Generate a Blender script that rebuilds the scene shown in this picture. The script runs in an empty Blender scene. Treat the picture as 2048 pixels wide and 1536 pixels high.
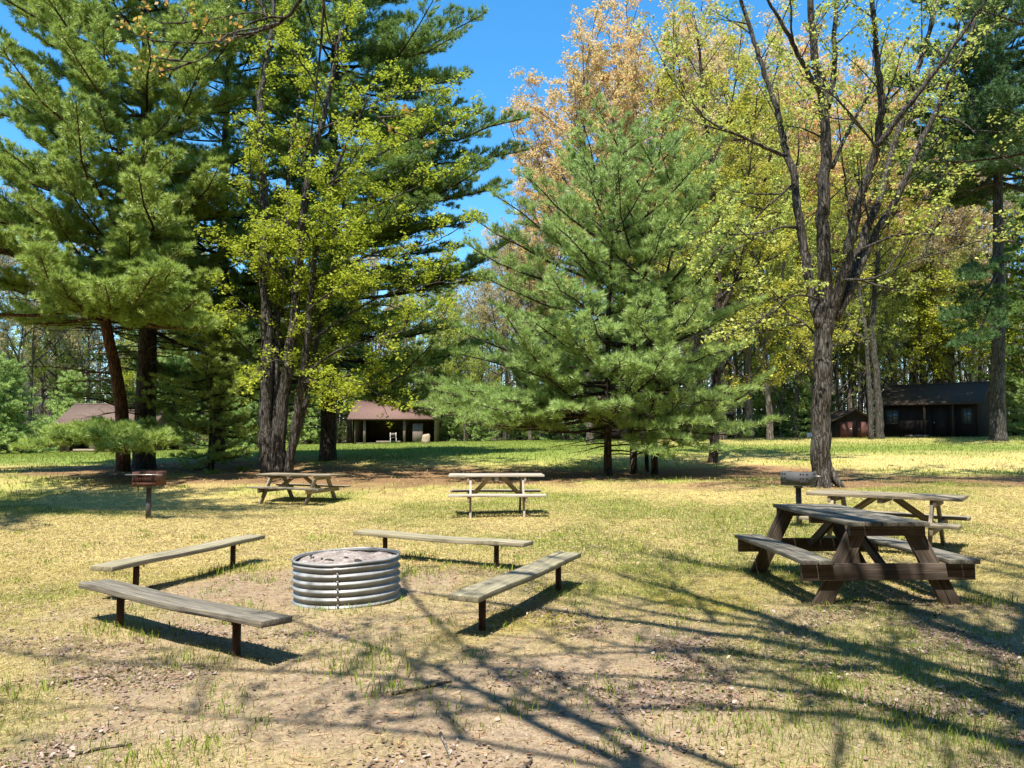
import bpy, math, random
import numpy as np

# ------------------------------------------------------------------ camera, sky, sun, exposure
C = bpy.context.scene
COL = C.collection
F_PX, H_CAM = 1538.0, 1.5
PITCH = math.atan(102.0 / F_PX)
cd = bpy.data.cameras.new("camera")
cam = bpy.data.objects.new("camera", cd)
COL.objects.link(cam)
cam.location = (0, 0, H_CAM)
cam.rotation_euler = (math.pi / 2 + PITCH, 0, 0)
cd.sensor_width = 36.0
cd.lens = 36.0 * F_PX / 2048.0
cd.clip_end = 3000
C.camera = cam

SUN_EL, SUN_ROT = math.radians(66), math.radians(199)
wd = bpy.data.worlds.new("World")
C.world = wd
wd.use_nodes = True
nt = wd.node_tree
sky = nt.nodes.new("ShaderNodeTexSky")
sky.sky_type = 'NISHITA'
sky.sun_disc = False
sky.sun_elevation = SUN_EL
sky.sun_rotation = SUN_ROT
sky.altitude = 300
sky.air_density = 1.0
sky.dust_density = 0.15
sky.ozone_density = 5.5
bg = nt.nodes["Background"]
bg.inputs[1].default_value = 0.09
hs = nt.nodes.new("ShaderNodeHueSaturation")        # a deep, clear May sky
hs.inputs['Saturation'].default_value = 1.24
hs.inputs['Hue'].default_value = 0.49
hs.inputs['Value'].default_value = 1.62
nt.links.new(sky.outputs[0], hs.inputs['Color'])
nt.links.new(hs.outputs[0], bg.inputs[0])

sl = bpy.data.lights.new("sun", 'SUN')
sl.energy = 5.0
sl.angle = math.radians(0.53)
sl.color = (1.0, 0.945, 0.85)
so = bpy.data.objects.new("sun", sl)
COL.objects.link(so)
so.location = (-20, -30, 40)
_sd = (math.sin(SUN_ROT) * math.cos(SUN_EL), math.cos(SUN_ROT) * math.cos(SUN_EL), math.sin(SUN_EL))
from mathutils import Vector
so.rotation_euler = Vector(_sd).to_track_quat('Z', 'Y').to_euler()

C.view_settings.view_transform = 'Standard'
C.view_settings.look = 'None'
C.view_settings.exposure = 1.05
C.view_settings.gamma = 1
C.render.engine = 'CYCLES'
C.cycles.max_bounces = 6
C.cycles.diffuse_bounces = 3
C.cycles.glossy_bounces = 2
C.cycles.transmission_bounces = 3
C.cycles.transparent_max_bounces = 4
C.cycles.use_denoising = True
C.cycles.denoiser = 'OPENIMAGEDENOISE'
C.cycles.denoising_input_passes = 'RGB_ALBEDO_NORMAL'
C.cycles.denoising_prefilter = 'ACCURATE'

# ------------------------------------------------------------------ small maths
def W(u, y, Y):
    """photo pixel -> the world point at forward distance Y (metres)"""
    a, b = (u - 1024) / F_PX, (768 - y) / F_PX
    cp, sp = math.cos(PITCH), math.sin(PITCH)
    fy, fz = cp - b * sp, sp + b * cp
    s = Y / fy
    return np.array([a * s, Y, H_CAM + fz * s])

def hash2(ix, iy, seed):
    n = (ix.astype(np.int64) * 374761393 + iy.astype(np.int64) * 668265263 + seed * 144665) & 0x7fffffff
    n = ((n ^ (n >> 13)) * 1274126177) & 0x7fffffff
    n = n ^ (n >> 16)
    return (n & 0xffff) / 65535.0

def vnoise(x, y, s, seed=0):
    x = np.asarray(x, float) / s + 1000.0
    y = np.asarray(y, float) / s + 1000.0
    ix, iy = np.floor(x), np.floor(y)
    fx, fy = x - ix, y - iy
    fx, fy = fx * fx * (3 - 2 * fx), fy * fy * (3 - 2 * fy)
    a, b = hash2(ix, iy, seed), hash2(ix + 1, iy, seed)
    c, d = hash2(ix, iy + 1, seed), hash2(ix + 1, iy + 1, seed)
    return (a * (1 - fx) + b * fx) * (1 - fy) + (c * (1 - fx) + d * fx) * fy

def fbm(x, y, s, seed=0, o=3):
    t, amp, tot = 0, 1.0, 0
    for k in range(o):
        t = t + amp * vnoise(x, y, s / 2 ** k, seed + 17 * k)
        tot += amp
        amp *= .5
    return t / tot

def sstep(a, b, v):
    t = np.clip((v - a) / (b - a), 0, 1)
    return t * t * (3 - 2 * t)

def unit(a):
    return a / (np.linalg.norm(a, axis=-1, keepdims=True) + 1e-9)

# ------------------------------------------------------------------ terrain height
_ctl = []
for d_ in (2.5, 3.5, 5, 7, 9, 11.5):
    for u_ in (-200, 300, 800, 1300, 1800, 2300):
        _ctl.append((u_, d_, 0.0))
for u_ in (150, 303, 950, 1150, 1450):
    _ctl.append((u_, 14.3, 0.0))
for (u_, d_, y_) in [(600, 19, 1019), (420, 19, 1017), (290, 28, 936), (120, 27, 945), (550, 25, 945), (1000, 22, 968), (1250, 24, 950), (1440, 25, 945), (1645, 19, 970),
                     (1900, 20, 968), (2150, 22, 955), (-150, 30, 932), (0, 40, 915), (0, 53, 908), (210, 53, 908), (450, 45, 904), (750, 58, 886),
                     (1300, 60, 877), (1000, 50, 885), (700, 38, 902), (1000, 36, 900), (1700, 49, 873), (2000, 50, 874), (2250, 50, 872), (1900, 35, 902),
                     (1350, 36, 898), (1600, 36, 895)]:
    _ctl.append((u_, d_, W(u_, y_, d_)[2]))
for u_, z_ in ((-400, .3), (300, .5), (900, 1.0), (1500, 1.4), (2300, 1.5)):
    for d_ in (85, 130, 220):
        _ctl.append((u_, d_, z_))
_ctl = np.array(_ctl)

def terrain(x, y):
    x = np.asarray(x, float)
    y = np.asarray(y, float)
    d = np.clip(y, 2.5, 250)
    u = np.clip(1024 + F_PX * x / d, -400, 2450)
    sh = x.shape
    u, ld = u.ravel() / 330., np.log(d.ravel()) / .15
    num = np.zeros_like(u)
    den = np.zeros_like(u) + 1e-12
    for (cu, cdist, cz) in _ctl:
        w = np.exp(-((u - cu / 330.) ** 2 + (ld - math.log(cdist) / .15) ** 2) * .5) + 1e-7 / (1 + (u - cu / 330.) ** 2 + (ld - math.log(cdist) / .15) ** 2)
        num += w * cz
        den += w
    return (num / den).reshape(sh)

def micro(x, y):
    return .05 * (fbm(x, y, 1.4, 5, 2) - .5) + .022 * (fbm(x, y, .3, 9, 2) - .5)

def gz(x, y):
    return float(terrain(np.array([x]), np.array([y]))[0])

def GP(u, d):
    x = (u - 1024) / F_PX * d
    return np.array([x, d, gz(x, d)])

# ------------------------------------------------------------------ what grows where
RING = (-1.51, 7.15)
PINE_FLOOR = [(-13.0, 28, 6.5, 5), (-7.4, 25.5, 5.5, 3.5), (3.2, 24.3, 7.5, 3.4), (6.5, 25, 5, 3.0), (-1.8, 24.3, 6.5, 3.4), (8.0, 20.3, 4.2, 2.2), (14, 21, 7, 3.0)]

def fields(x, y):
    n1, n2, n3 = fbm(x, y, 2.2, 1), fbm(x, y, .75, 2), fbm(x, y, 5.0, 3)
    fl = np.zeros_like(x)
    for (cx, cy, rx, ry) in PINE_FLOOR:
        q = np.sqrt(((x - cx) / rx) ** 2 + ((y - cy) / ry) ** 2)
        fl = np.maximum(fl, 1 - sstep(.6, 1.2, q + (n1 - .5) * .9 + (n2 - .5) * .6))
    # worn earth round the ring and over the foreground
    q = np.sqrt(((x + .9) / 2.6) ** 2 + ((y - 6.4) / 2.3) ** 2)
    dirt = 1 - sstep(.75, 1.25, q + (n1 - .5) * .7 + (n2 - .5) * .5)
    fore = (1 - sstep(4.7, 6.6, y + (n1 - .5) * 1.6)) * sstep(-3.6, -1.7, x + (n1 - .5) * 1.5)
    rt = (1 - sstep(6.6, 8.4, y + (n1 - .5) * 1.5)) * sstep(.9, 2.4, x + (n1 - .5) * 1.4)
    dirt = np.clip(np.maximum(np.maximum(dirt * .95, fore * 1.0), rt * .95), 0, 1)
    dirt = np.clip(dirt * (.70 + .62 * sstep(.3, .7, fbm(x, y, 1.1, 61))), 0, 1)
    dirt = dirt * (1 - fl)
    moss = sstep(.5, .66, fbm(x, y, .9, 23)) * np.exp(-(((x - 1.0) / 1.6) ** 2 + ((y - 6.9) / 1.3) ** 2))
    lawn = sstep(27, 33, y + (n3 - .5) * 4) * (1 - fl)
    lawn = lawn * (1 - .75 * sstep(5, 9, x + (n3 - .5) * 5) * (1 - np.exp(-((y - 36) / 4.5) ** 2)))
    green = sstep(.42, .72, n1 * .55 + n2 * .2 + n3 * .25 + .16 * np.exp(-(((x - 2.5) / 2.6) ** 2 + ((y - 12.5) / 2.6) ** 2))
                  + .12 * np.exp(-(((x + 3.6) / 1.6) ** 2 + ((y - 8.4) / 1.5) ** 2)) + .12 * np.exp(-(((x + 4.9) / 1.8) ** 2 + ((y - 6.9) / 1.9) ** 2)) - .05 * np.exp(-(((x + 4.5) / 3.5) ** 2 + ((y - 12.5) / 3) ** 2)) )
    litter = sstep(.52, .66, fbm(x, y, .55, 31)) * sstep(.35, .6, fbm(x, y, 1.9, 37))
    far = sstep(60, 66, y)
    return dict(fl=fl, dirt=dirt, moss=moss, lawn=lawn, green=green, litter=litter, n1=n1, n2=n2, n3=n3, far=far)

A = np.array
STRAW, GREEN, LAWN = A([.45, .365, .145]), A([.20, .24, .045]), A([.18, .235, .05])
DIRT, DIRT2, NEEDLE, MOSS = A([.31, .235, .16]), A([.17, .12, .075]), A([.19, .108, .062]), A([.30, .26, .04])
LEAFLIT = A([.25, .185, .145])

def ground_albedo(x, y):
    f = fields(x, y)
    e = lambda a: a[..., None]
    c = STRAW * e(.82 + .36 * f['n2'])
    c = c * (1 - e(f['green']) * .75) + GREEN * e(f['green']) * .75
    dcol = DIRT * e(f['n2']) + (DIRT * .75 + DIRT2 * .25) * e(1 - f['n2'])
    k = f['dirt'] * (1 - .35 * f['green'])
    c = c * e(1 - k) + dcol * e(k)
    k = f['litter'] * (.25 + .6 * f['dirt']) * (1 - sstep(9, 13, y))
    c = c * e(1 - k) + LEAFLIT * e(k) * e(.7 + .5 * fbm(x, y, .12, 41, 2))
    k = np.clip(f['moss'] * 1.1, 0, .8)
    c = c * e(1 - k) + MOSS * e(k)
    c = c * e(1 - f['lawn']) + (LAWN * e(.85 + .3 * f['n2'])) * e(f['lawn'])
    k = f['fl'] * .92
    c = c * e(1 - k) + NEEDLE * e(.75 + .5 * f['n2']) * e(k)
    c = c * e(1 - f['far']) + A([.12, .10, .06]) * e(f['far'])
    return c, f

# ------------------------------------------------------------------ mesh building
class MB:
    def __init__(self):
        self.v, self.t, self.q, self.g, self.a, self.n = [], [], [], [], [], 0
    def add(self, V, T=None, Q=None, g=None, a=None):
        V = np.asarray(V, float).reshape(-1, 3)
        if T is not None and len(T):
            self.t.append(np.asarray(T).reshape(-1, 3) + self.n)
        if Q is not None and len(Q):
            self.q.append(np.asarray(Q).reshape(-1, 4) + self.n)
        self.v.append(V)
        self.g.append(np.asarray(V if g is None else g, float).reshape(-1, 3))
        self.a.append(np.full(len(V), .5) if a is None else np.broadcast_to(np.asarray(a, float), (len(V),)))
        self.n += len(V)
    def bar(self, p, q, w, h, up=(0, 0, 1), seg=1, bend=None, jit=0.0):
        """a plank from p to q, w wide and h thick (h along up); carries its own grain coordinates"""
        p, q = np.asarray(p, float), np.asarray(q, float)
        d = q - p
        L = np.linalg.norm(d)
        d = d / L
        upv = np.asarray(up, float)
        s = unit(np.cross(d, upv))
        n = np.cross(s, d)
        off = np.array([random.uniform(0, 50), random.uniform(0, 9), random.uniform(0, 9)])
        V, G = [], []
        for i in range(seg + 1):
            t = i / seg
            c = p + d * L * t
            if bend:
                c = c + n * bend(t)
            for (a, b) in ((-1, -1), (1, -1), (1, 1), (-1, 1)):
                V.append(c + s * a * w / 2 + n * b * h / 2)
                G.append(off + np.array([L * t, a * w / 2, b * h / 2]))
        Q = [(3, 2, 1, 0), (seg * 4, seg * 4 + 1, seg * 4 + 2, seg * 4 + 3)]
        for i in range(seg):
            for k in range(4):
                k2 = (k + 1) % 4
                Q.append((i * 4 + k, i * 4 + k2, i * 4 + 4 + k2, i * 4 + 4 + k))
        self.add(V, Q=Q, g=G, a=random.random())
    def box(self, c, s, rz=0):
        cz, sz = math.cos(rz), math.sin(rz)
        x = np.array([cz, sz, 0]) * s[0] / 2
        c = np.asarray(c, float)
        self.bar(c - x, c + x, s[1], s[2])
    def tube(self, pts, rad, n=8, cap=True, wob=0.0, rng=None):
        P = np.asarray(pts, float)
        R = np.broadcast_to(np.asarray(rad, float), (len(P),))
        T = unit(np.gradient(P, axis=0))
        ref = np.array([0, 0, 1.0]) if abs(T[0][2]) < .8 else np.array([1.0, 0, 0])
        s = unit(np.cross(T, ref))
        b = np.cross(T, s)
        an = np.arange(n) * 2 * math.pi / n
        RR = R[:, None] * np.ones(n)[None]
        if wob and rng is not None:
            RR = RR * (1 + wob * (rng.random((len(P), n)) - .5))
        V = P[:, None, :] + RR[..., None] * (np.cos(an)[None, :, None] * s[:, None, :] + np.sin(an)[None, :, None] * b[:, None, :])
        m = len(P)
        i = np.arange(m - 1)[:, None] * n
        k = np.arange(n)[None]
        k2 = (k + 1) % n
        Q = np.stack([i + k, i + n + k, i + n + k2, i + k2], -1).reshape(-1, 4)
        T3 = []
        if cap:
            T3 = [(0, j, j + 1) for j in range(1, n - 1)] + [((m - 1) * n, (m - 1) * n + j + 1, (m - 1) * n + j) for j in range(1, n - 1)]
        self.add(V.reshape(-1, 3), T=T3, Q=Q)
    def prisms(self, P, Qp, r0, r1):
        """many thin three-sided twigs at once"""
        P, Qp = np.asarray(P, float), np.asarray(Qp, float)
        if len(P) == 0:
            return
        N = len(P)
        d = unit(Qp - P)
        ref = np.where(np.abs(d[:, 2:3]) < .8, np.array([[0, 0, 1.0]]), np.array([[1.0, 0, 0]]))
        s = unit(np.cross(d, ref))
        b = np.cross(d, s)
        r0 = np.broadcast_to(np.asarray(r0, float), (N,))[:, None]
        r1 = np.broadcast_to(np.asarray(r1, float), (N,))[:, None]
        V = np.zeros((N, 6, 3))
        for k in range(3):
            c, si = math.cos(k * 2.0944), math.sin(k * 2.0944)
            o = c * s + si * b
            V[:, k] = P + o * r0
            V[:, 3 + k] = Qp + o * r1
        base = (np.arange(N) * 6)[:, None, None]
        q = np.array([(0, 3, 4, 1), (1, 4, 5, 2), (2, 5, 3, 0)])[None]
        self.add(V.reshape(-1, 3), Q=(base + q).reshape(-1, 4))
    def lathe(self, prof, n=48, c=(0, 0, 0)):
        prof = np.asarray(prof, float)
        an = np.arange(n) * 2 * math.pi / n
        V = np.stack([prof[:, 0][:, None] * np.cos(an), prof[:, 0][:, None] * np.sin(an), prof[:, 1][:, None] + 0 * an], -1) + np.asarray(c)
        m = len(prof)
        i = np.arange(m - 1)[:, None] * n
        k = np.arange(n)[None]
        k2 = (k + 1) % n
        self.add(V.reshape(-1, 3), Q=np.stack([i + k, i + k2, i + n + k2, i + n + k], -1).reshape(-1, 4))
    def mesh(self, name, mat, smooth=False):
        V = np.concatenate(self.v)
        me = bpy.data.meshes.new(name)
        T = np.concatenate(self.t) if self.t else np.zeros((0, 3), int)
        Q = np.concatenate(self.q) if self.q else np.zeros((0, 4), int)
        nl = len(T) * 3 + len(Q) * 4
        me.vertices.add(len(V))
        me.vertices.foreach_set("co", V.astype(np.float32).ravel())
        me.loops.add(nl)
        me.loops.foreach_set("vertex_index", np.concatenate([T.ravel(), Q.ravel()]).astype(np.int32))
        me.polygons.add(len(T) + len(Q))
        ls = np.concatenate([np.arange(len(T)) * 3, len(T) * 3 + np.arange(len(Q)) * 4]).astype(np.int32)
        me.polygons.foreach_set("loop_start", ls)
        if smooth:
            me.polygons.foreach_set("use_smooth", np.ones(len(T) + len(Q), bool))
        at = me.attributes.new("v", 'FLOAT', 'POINT')
        at.data.foreach_set("value", np.concatenate(self.a).astype(np.float32))
        ag = me.attributes.new("grain", 'FLOAT_VECTOR', 'POINT')
        ag.data.foreach_set("vector", np.concatenate(self.g).astype(np.float32).ravel())
        me.update(calc_edges=True)
        me.validate()
        if mat:
            me.materials.append(mat)
        return me

def link(name, me, parent=None):
    o = bpy.data.objects.new(name, me)
    COL.objects.link(o)
    if parent:
        o.parent = parent
    return o

def part(name, mb, mat, parent, smooth=False, bevel=0, label=None):
    o = link(name, mb.mesh(name, mat, smooth) if isinstance(mb, MB) else mb, parent)
    if bevel:
        m = o.modifiers.new("bevel", 'BEVEL')
        m.width = bevel
        m.segments = 2
        m.limit_method = 'ANGLE'
    if label:
        o["label"] = label
    return o

def tag(o, label=None, cat=None, group=None, kind=None):
    for k, v in (("label", label), ("category", cat), ("group", group), ("kind", kind)):
        if v:
            o[k] = v
    return o

def thing(name, label, cat, loc=(0, 0, 0), rz=0, group=None, scale=1):
    o = link(name, None)
    o.location = tuple(float(q) for q in loc)
    o.rotation_euler = (0, 0, rz)
    o.scale = (scale,) * 3
    o.empty_display_size = .3
    return tag(o, label, cat, group)

def dup(src, loc, rz, label, group=None, scale=None):
    r = src.copy()
    COL.objects.link(r)
    r.location = tuple(float(q) for q in loc)
    r.rotation_euler = (0, 0, rz)
    if scale is not None:
        r.scale = scale if hasattr(scale, '__len__') else (scale,) * 3
    r["label"] = label
    if group:
        r["group"] = group
    for ch in list(src.children):
        c = ch.copy()
        COL.objects.link(c)
        c.parent = r
        for g in list(ch.children):
            d = g.copy()
            COL.objects.link(d)
            d.parent = c
    return r

# ------------------------------------------------------------------ materials
class NT:
    def __init__(self, name):
        self.m = bpy.data.materials.new(name)
        self.m.use_nodes = True
        self.t = self.m.node_tree
        self.b = self.t.nodes["Principled BSDF"]
        self.out = self.t.nodes["Material Output"]
    def n(self, kind, **kw):
        x = self.t.nodes.new(kind)
        for k, v in kw.items():
            setattr(x, k, v)
        return x
    def l(self, a, b):
        self.t.links.new(a, b)
    def attr(self, name):
        return self.n("ShaderNodeAttribute", attribute_name=name)
    def mapping(self, src, scale):
        m = self.n("ShaderNodeMapping")
        self.l(src, m.inputs[0])
        m.inputs['Scale'].default_value = scale
        return m.outputs[0]
    def noise(self, vec, scale, detail=4, rough=.6, dist=0):
        x = self.n("ShaderNodeTexNoise")
        if vec is not None:
            self.l(vec, x.inputs['Vector'])
        x.inputs['Scale'].default_value = scale
        x.inputs['Detail'].default_value = detail
        x.inputs['Roughness'].default_value = rough
        x.inputs['Distortion'].default_value = dist
        return x.outputs['Fac']
    def ramp(self, fac, stops):
        r = self.n("ShaderNodeValToRGB")
        el = r.color_ramp.elements
        while len(el) < len(stops):
            el.new(.5)
        for e, (p, c) in zip(el, stops):
            e.position = p
            e.color = (c[0], c[1], c[2], 1) if hasattr(c, '__len__') else (c, c, c, 1)
        self.l(fac, r.inputs[0])
        return r.outputs[0]
    def mix(self, fac, a, b, mode='MIX'):
        x = self.n("ShaderNodeMix", data_type='RGBA', blend_type=mode)
        if isinstance(fac, (int, float)):
            x.inputs[0].default_value = fac
        else:
            self.l(fac, x.inputs[0])
        for i, s in ((6, a), (7, b)):
            if hasattr(s, '__len__'):
                x.inputs[i].default_value = (s[0], s[1], s[2], 1)
            else:
                self.l(s, x.inputs[i])
        return x.outputs[2]
    def bump(self, h, strength, dist):
        b = self.n("ShaderNodeBump")
        b.inputs['Strength'].default_value = strength
        b.inputs['Distance'].default_value = dist
        self.l(h, b.inputs['Height'])
        self.l(b.outputs[0], self.b.inputs['Normal'])
    def col(self, c):
        if hasattr(c, '__len__'):
            self.b.inputs['Base Color'].default_value = (c[0], c[1], c[2], 1)
        else:
            self.l(c, self.b.inputs['Base Color'])
    def pr(self, rough=.8, spec=.3, metal=0):
        self.b.inputs['Roughness'].default_value = rough
        self.b.inputs['Specular IOR Level'].default_value = spec
        self.b.inputs['Metallic'].default_value = metal

def wood_mat(name, dark, mid, light, lichen=None, lich_amt=.5):
    k = NT(name)
    g = k.attr("grain").outputs['Vector']
    fine = k.noise(k.mapping(g, (1.6, 60, 60)), 1.5, 6, .65, .3)
    broad = k.noise(k.mapping(g, (.9, 6, 6)), 1.2, 4, .6, .8)
    base = k.ramp(fine, [(.3, dark), (.5, mid), (.72, light)])
    tone = k.ramp(broad, [(.3, .62), (.6, 1.12)])
    c = k.mix(1.0, base, tone, 'MULTIPLY')
    vv = k.attr("v").outputs['Fac']
    c = k.mix(1.0, c, k.ramp(vv, [(0, .8), (1, 1.2)]), 'MULTIPLY')
    if lichen:
        ln = k.noise(k.mapping(g, (3, 6, 6)), 2.0, 6, .7, .5)
        c = k.mix(k.ramp(ln, [(.5, 0), (.72, lich_amt)]), c, lichen)
    crack = k.noise(k.mapping(g, (.7, 34, 34)), 1.0, 3, .5, .2)
    cm = k.ramp(crack, [(.29, .25), (.35, 1.0)])
    c = k.mix(1.0, c, cm, 'MULTIPLY')
    k.col(c)
    k.pr(.85, .25)
    k.bump(k.mix(.5, fine, cm), .6, .006)
    return k.m

def bark_mat(name, dark, light, lich=(.3, .31, .27), lamt=.35, sc=1.0):
    k = NT(name)
    tc = k.n("ShaderNodeTexCoord").outputs['Object']
    v = k.n("ShaderNodeTexVoronoi", feature='DISTANCE_TO_EDGE')
    wv = k.n("ShaderNodeVectorMath", operation='ADD')
    nz = k.n("ShaderNodeTexNoise")
    k.l(k.mapping(tc, (4, 4, 1.5)), nz.inputs['Vector'])
    nz.inputs['Scale'].default_value = 2
    k.l(k.mapping(tc, (11 * sc, 11 * sc, 1.05 * sc)), wv.inputs[0])
    k.l(nz.outputs['Color'], wv.inputs[1])
    k.l(wv.outputs[0], v.inputs['Vector'])
    v.inputs['Scale'].default_value = 1.6
    ridg = k.ramp(v.outputs['Distance'], [(.02, 0), (.25, 1)])
    fn = k.noise(k.mapping(tc, (14, 14, 4)), 3, 6, .7)
    hgt = k.mix(.4, ridg, fn)
    c = k.ramp(hgt, [(.2, dark), (.75, light)])
    ln = k.noise(k.mapping(tc, (1.2, 1.2, .8)), 2, 5, .7)
    c = k.mix(k.ramp(ln, [(.52, 0), (.7, lamt)]), c, lich)
    k.col(c)
    k.pr(.9, .15)
    k.bump(hgt, .9, .035)
    return k.m

def leaf_mat(name, c0, c1, c2, trans=.35, rough=.5, spec=.25):
    k = NT(name)
    v = k.attr("v").outputs['Fac']
    oi = k.n("ShaderNodeObjectInfo").outputs['Random']
    c = k.ramp(v, [(0, c0), (.5, c1), (1, c2)])
    c = k.mix(1.0, c, k.ramp(oi, [(0, (.85, .9, .85)), (1, (1.12, 1.08, 1.0))]), 'MULTIPLY')
    k.col(c)
    k.pr(rough, spec)
    tr = k.n("ShaderNodeBsdfTranslucent")
    k.l(c, tr.inputs[0])
    mx = k.n("ShaderNodeMixShader")
    mx.inputs[0].default_value = trans
    k.l(k.b.outputs[0], mx.inputs[1])
    k.l(tr.outputs[0], mx.inputs[2])
    k.l(mx.outputs[0], k.out.inputs[0])
    return k.m

def col_mat(name, trans=.25, rough=.7):
    """colour from the mesh attribute 'col' (grass blades, dead leaves)"""
    k = NT(name)
    c = k.attr("col").outputs['Color']
    k.col(c)
    k.pr(rough, .15)
    tr = k.n("ShaderNodeBsdfTranslucent")
    k.l(c, tr.inputs[0])
    mx = k.n("ShaderNodeMixShader")
    mx.inputs[0].default_value = trans
    k.l(k.b.outputs[0], mx.inputs[1])
    k.l(tr.outputs[0], mx.inputs[2])
    k.l(mx.outputs[0], k.out.inputs[0])
    return k.m

def ground_mat():
    k = NT("ground")
    geo = k.n("ShaderNodeNewGeometry").outputs['Position']
    c = k.attr("col").outputs['Color']
    f1 = k.noise(geo, 26, 6, .75)
    f2 = k.noise(geo, 90, 3, .7)
    f3 = k.noise(k.mapping(geo, (1, 1, 1)), 7, 5, .7)
    c = k.mix(1.0, c, k.ramp(f1, [(.28, .55), (.5, 1.0), (.72, 1.4)]), 'MULTIPLY')
    c = k.mix(1.0, c, k.ramp(f2, [(.3, .7), (.68, 1.3)]), 'MULTIPLY')
    c = k.mix(1.0, c, k.ramp(f3, [(.3, (.86, .84, .82)), (.7, (1.12, 1.12, 1.08))]), 'MULTIPLY')
    k.col(c)
    k.pr(.95, .1)
    k.bump(k.mix(.5, f1, f2), .7, .03)
    return k.m

def metal_mat(name, c0, c1, rough=.5, metal=.6, sc=6, rust=None, ramt=.8):
    k = NT(name)
    tc = k.n("ShaderNodeTexCoord").outputs['Object']
    n = k.noise(tc, sc, 6, .7)
    c = k.ramp(n, [(.35, c0), (.65, c1)])
    if rust:
        r = k.noise(tc, sc * 1.7, 6, .75)
        c = k.mix(k.ramp(r, [(.5, 0), (.66, ramt)]), c, rust)
    k.col(c)
    k.b.inputs['Metallic'].default_value = metal
    k.b.inputs['Specular IOR Level'].default_value = .4
    k.l(k.ramp(n, [(.3, rough - .12), (.7, rough + .15)]), k.b.inputs['Roughness'])
    k.bump(n, .25, .004)
    return k.m

M = {}
M['bench'] = wood_mat("bench_wood", (.10, .085, .055), (.25, .22, .15), (.42, .38, .27), (.30, .30, .13), .45)
M['bench_grey'] = wood_mat("bench_wood_grey", (.07, .06, .048), (.19, .17, .135), (.36, .33, .28), (.27, .22, .10), .35)
M['pale'] = wood_mat("table_wood_pale", (.17, .14, .11), (.36, .31, .25), (.55, .49, .41), (.36, .34, .26), .3)
M['tan'] = wood_mat("table_wood_tan", (.10, .08, .055), (.25, .205, .14), (.42, .355, .25), (.30, .30, .2), .3)
M['brown'] = wood_mat("table_wood_brown", (.04, .029, .021), (.09, .067, .05), (.165, .135, .105))
M['greytop'] = wood_mat("table_top_grey", (.06, .052, .04), (.15, .135, .105), (.29, .265, .215), (.22, .22, .15), .35)
M['rustpost'] = metal_mat("rusty_post", (.042, .023, .017), (.10, .052, .036), .75, .2, 14)
M['galv'] = metal_mat("galvanised_steel", (.20, .21, .21), (.35, .365, .37), .5, .25, 4, (.20, .14, .10), .5)
M['grill_rust'] = metal_mat("grill_rust", (.07, .03, .022), (.15, .065, .045), .75, .2, 12)
M['steel'] = metal_mat("bare_steel", (.35, .33, .3), (.5, .48, .44), .4, .8, 10)
M['char'] = metal_mat("charcoal", (.02, .02, .02), (.06, .055, .05), .9, 0, 20)
M['bark_maple'] = bark_mat("bark_maple", (.028, .024, .02), (.115, .10, .085), (.21, .21, .19), .4)
M['bark_pine'] = bark_mat("bark_pine", (.022, .016, .013), (.095, .072, .058), (.12, .11, .09), .2)
M['bark_red'] = bark_mat("bark_red_pine", (.045, .022, .013), (.17, .085, .05), (.15, .12, .09), .15)
M['bark_pale'] = bark_mat("bark_pale", (.07, .055, .042), (.25, .205, .16), (.36, .34, .3), .5)
M['bark_far'] = bark_mat("bark_forest", (.05, .04, .032), (.20, .165, .13), (.30, .28, .24), .5, .7)
M['twig'] = bark_mat("twig_grey", (.10, .08, .065), (.24, .19, .15), (.3, .26, .22), .3)
M['needle_yel'] = leaf_mat("pine_needles_yellowish", (.25, .35, .07), (.40, .50, .115), (.54, .62, .18), .4, .42, .5)
M['needle_mid'] = leaf_mat("pine_needles_blue_green", (.28, .41, .12), (.43, .555, .185), (.56, .66, .26), .4, .42, .5)
M['needle_dark'] = leaf_mat("pine_needles_dark", (.045, .095, .03), (.08, .15, .05), (.13, .21, .07), .25, .5, .3)
M['needle_deep'] = leaf_mat("pine_needles_deep", (.15, .24, .07), (.24, .35, .09), (.34, .44, .12), .35, .5, .3)
M['leaf_yg'] = leaf_mat("leaf_yellow_green", (.28, .345, .03), (.46, .505, .05), (.60, .60, .08), .45, .5, .2)
M['leaf_olive'] = leaf_mat("leaf_olive", (.32, .33, .045), (.46, .455, .07), (.56, .55, .14), .4)
M['leaf_pale'] = leaf_mat("leaf_pale_green", (.32, .38, .08), (.46, .52, .12), (.56, .60, .20), .45)
M['leaf_red'] = leaf_mat("leaf_red_bud", (.70, .37, .22), (.77, .53, .26), (.70, .66, .22), .5)
M['leaf_pink'] = leaf_mat("leaf_pink_bud", (.64, .42, .28), (.70, .55, .30), (.68, .62, .26), .5)
M['leaf_tan'] = leaf_mat("leaf_tan_bud", (.40, .31, .18), (.48, .39, .22), (.50, .45, .18), .4)
M['leaf_bush'] = leaf_mat("leaf_bush", (.13, .20, .04), (.22, .29, .05), (.33, .37, .07), .4)
M['leaf_orange'] = leaf_mat("leaf_orange_bud", (.45, .24, .06), (.55, .34, .09), (.52, .42, .10), .4)
M['grass'] = col_mat("grass_blades", .3)
M['litter'] = col_mat("dead_leaves", .1, .8)
M['ground'] = ground_mat()
def simple(name, c, rough=.8, spec=.3, sc=8, var=.3):
    k = NT(name)
    tc = k.n("ShaderNodeTexCoord").outputs['Object']
    n = k.noise(tc, sc, 5, .65)
    k.col(k.mix(1.0, c, k.ramp(n, [(.3, 1 - var), (.7, 1 + var)]), 'MULTIPLY'))
    k.pr(rough, spec)
    k.bump(n, .3, .01)
    return k.m
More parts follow.
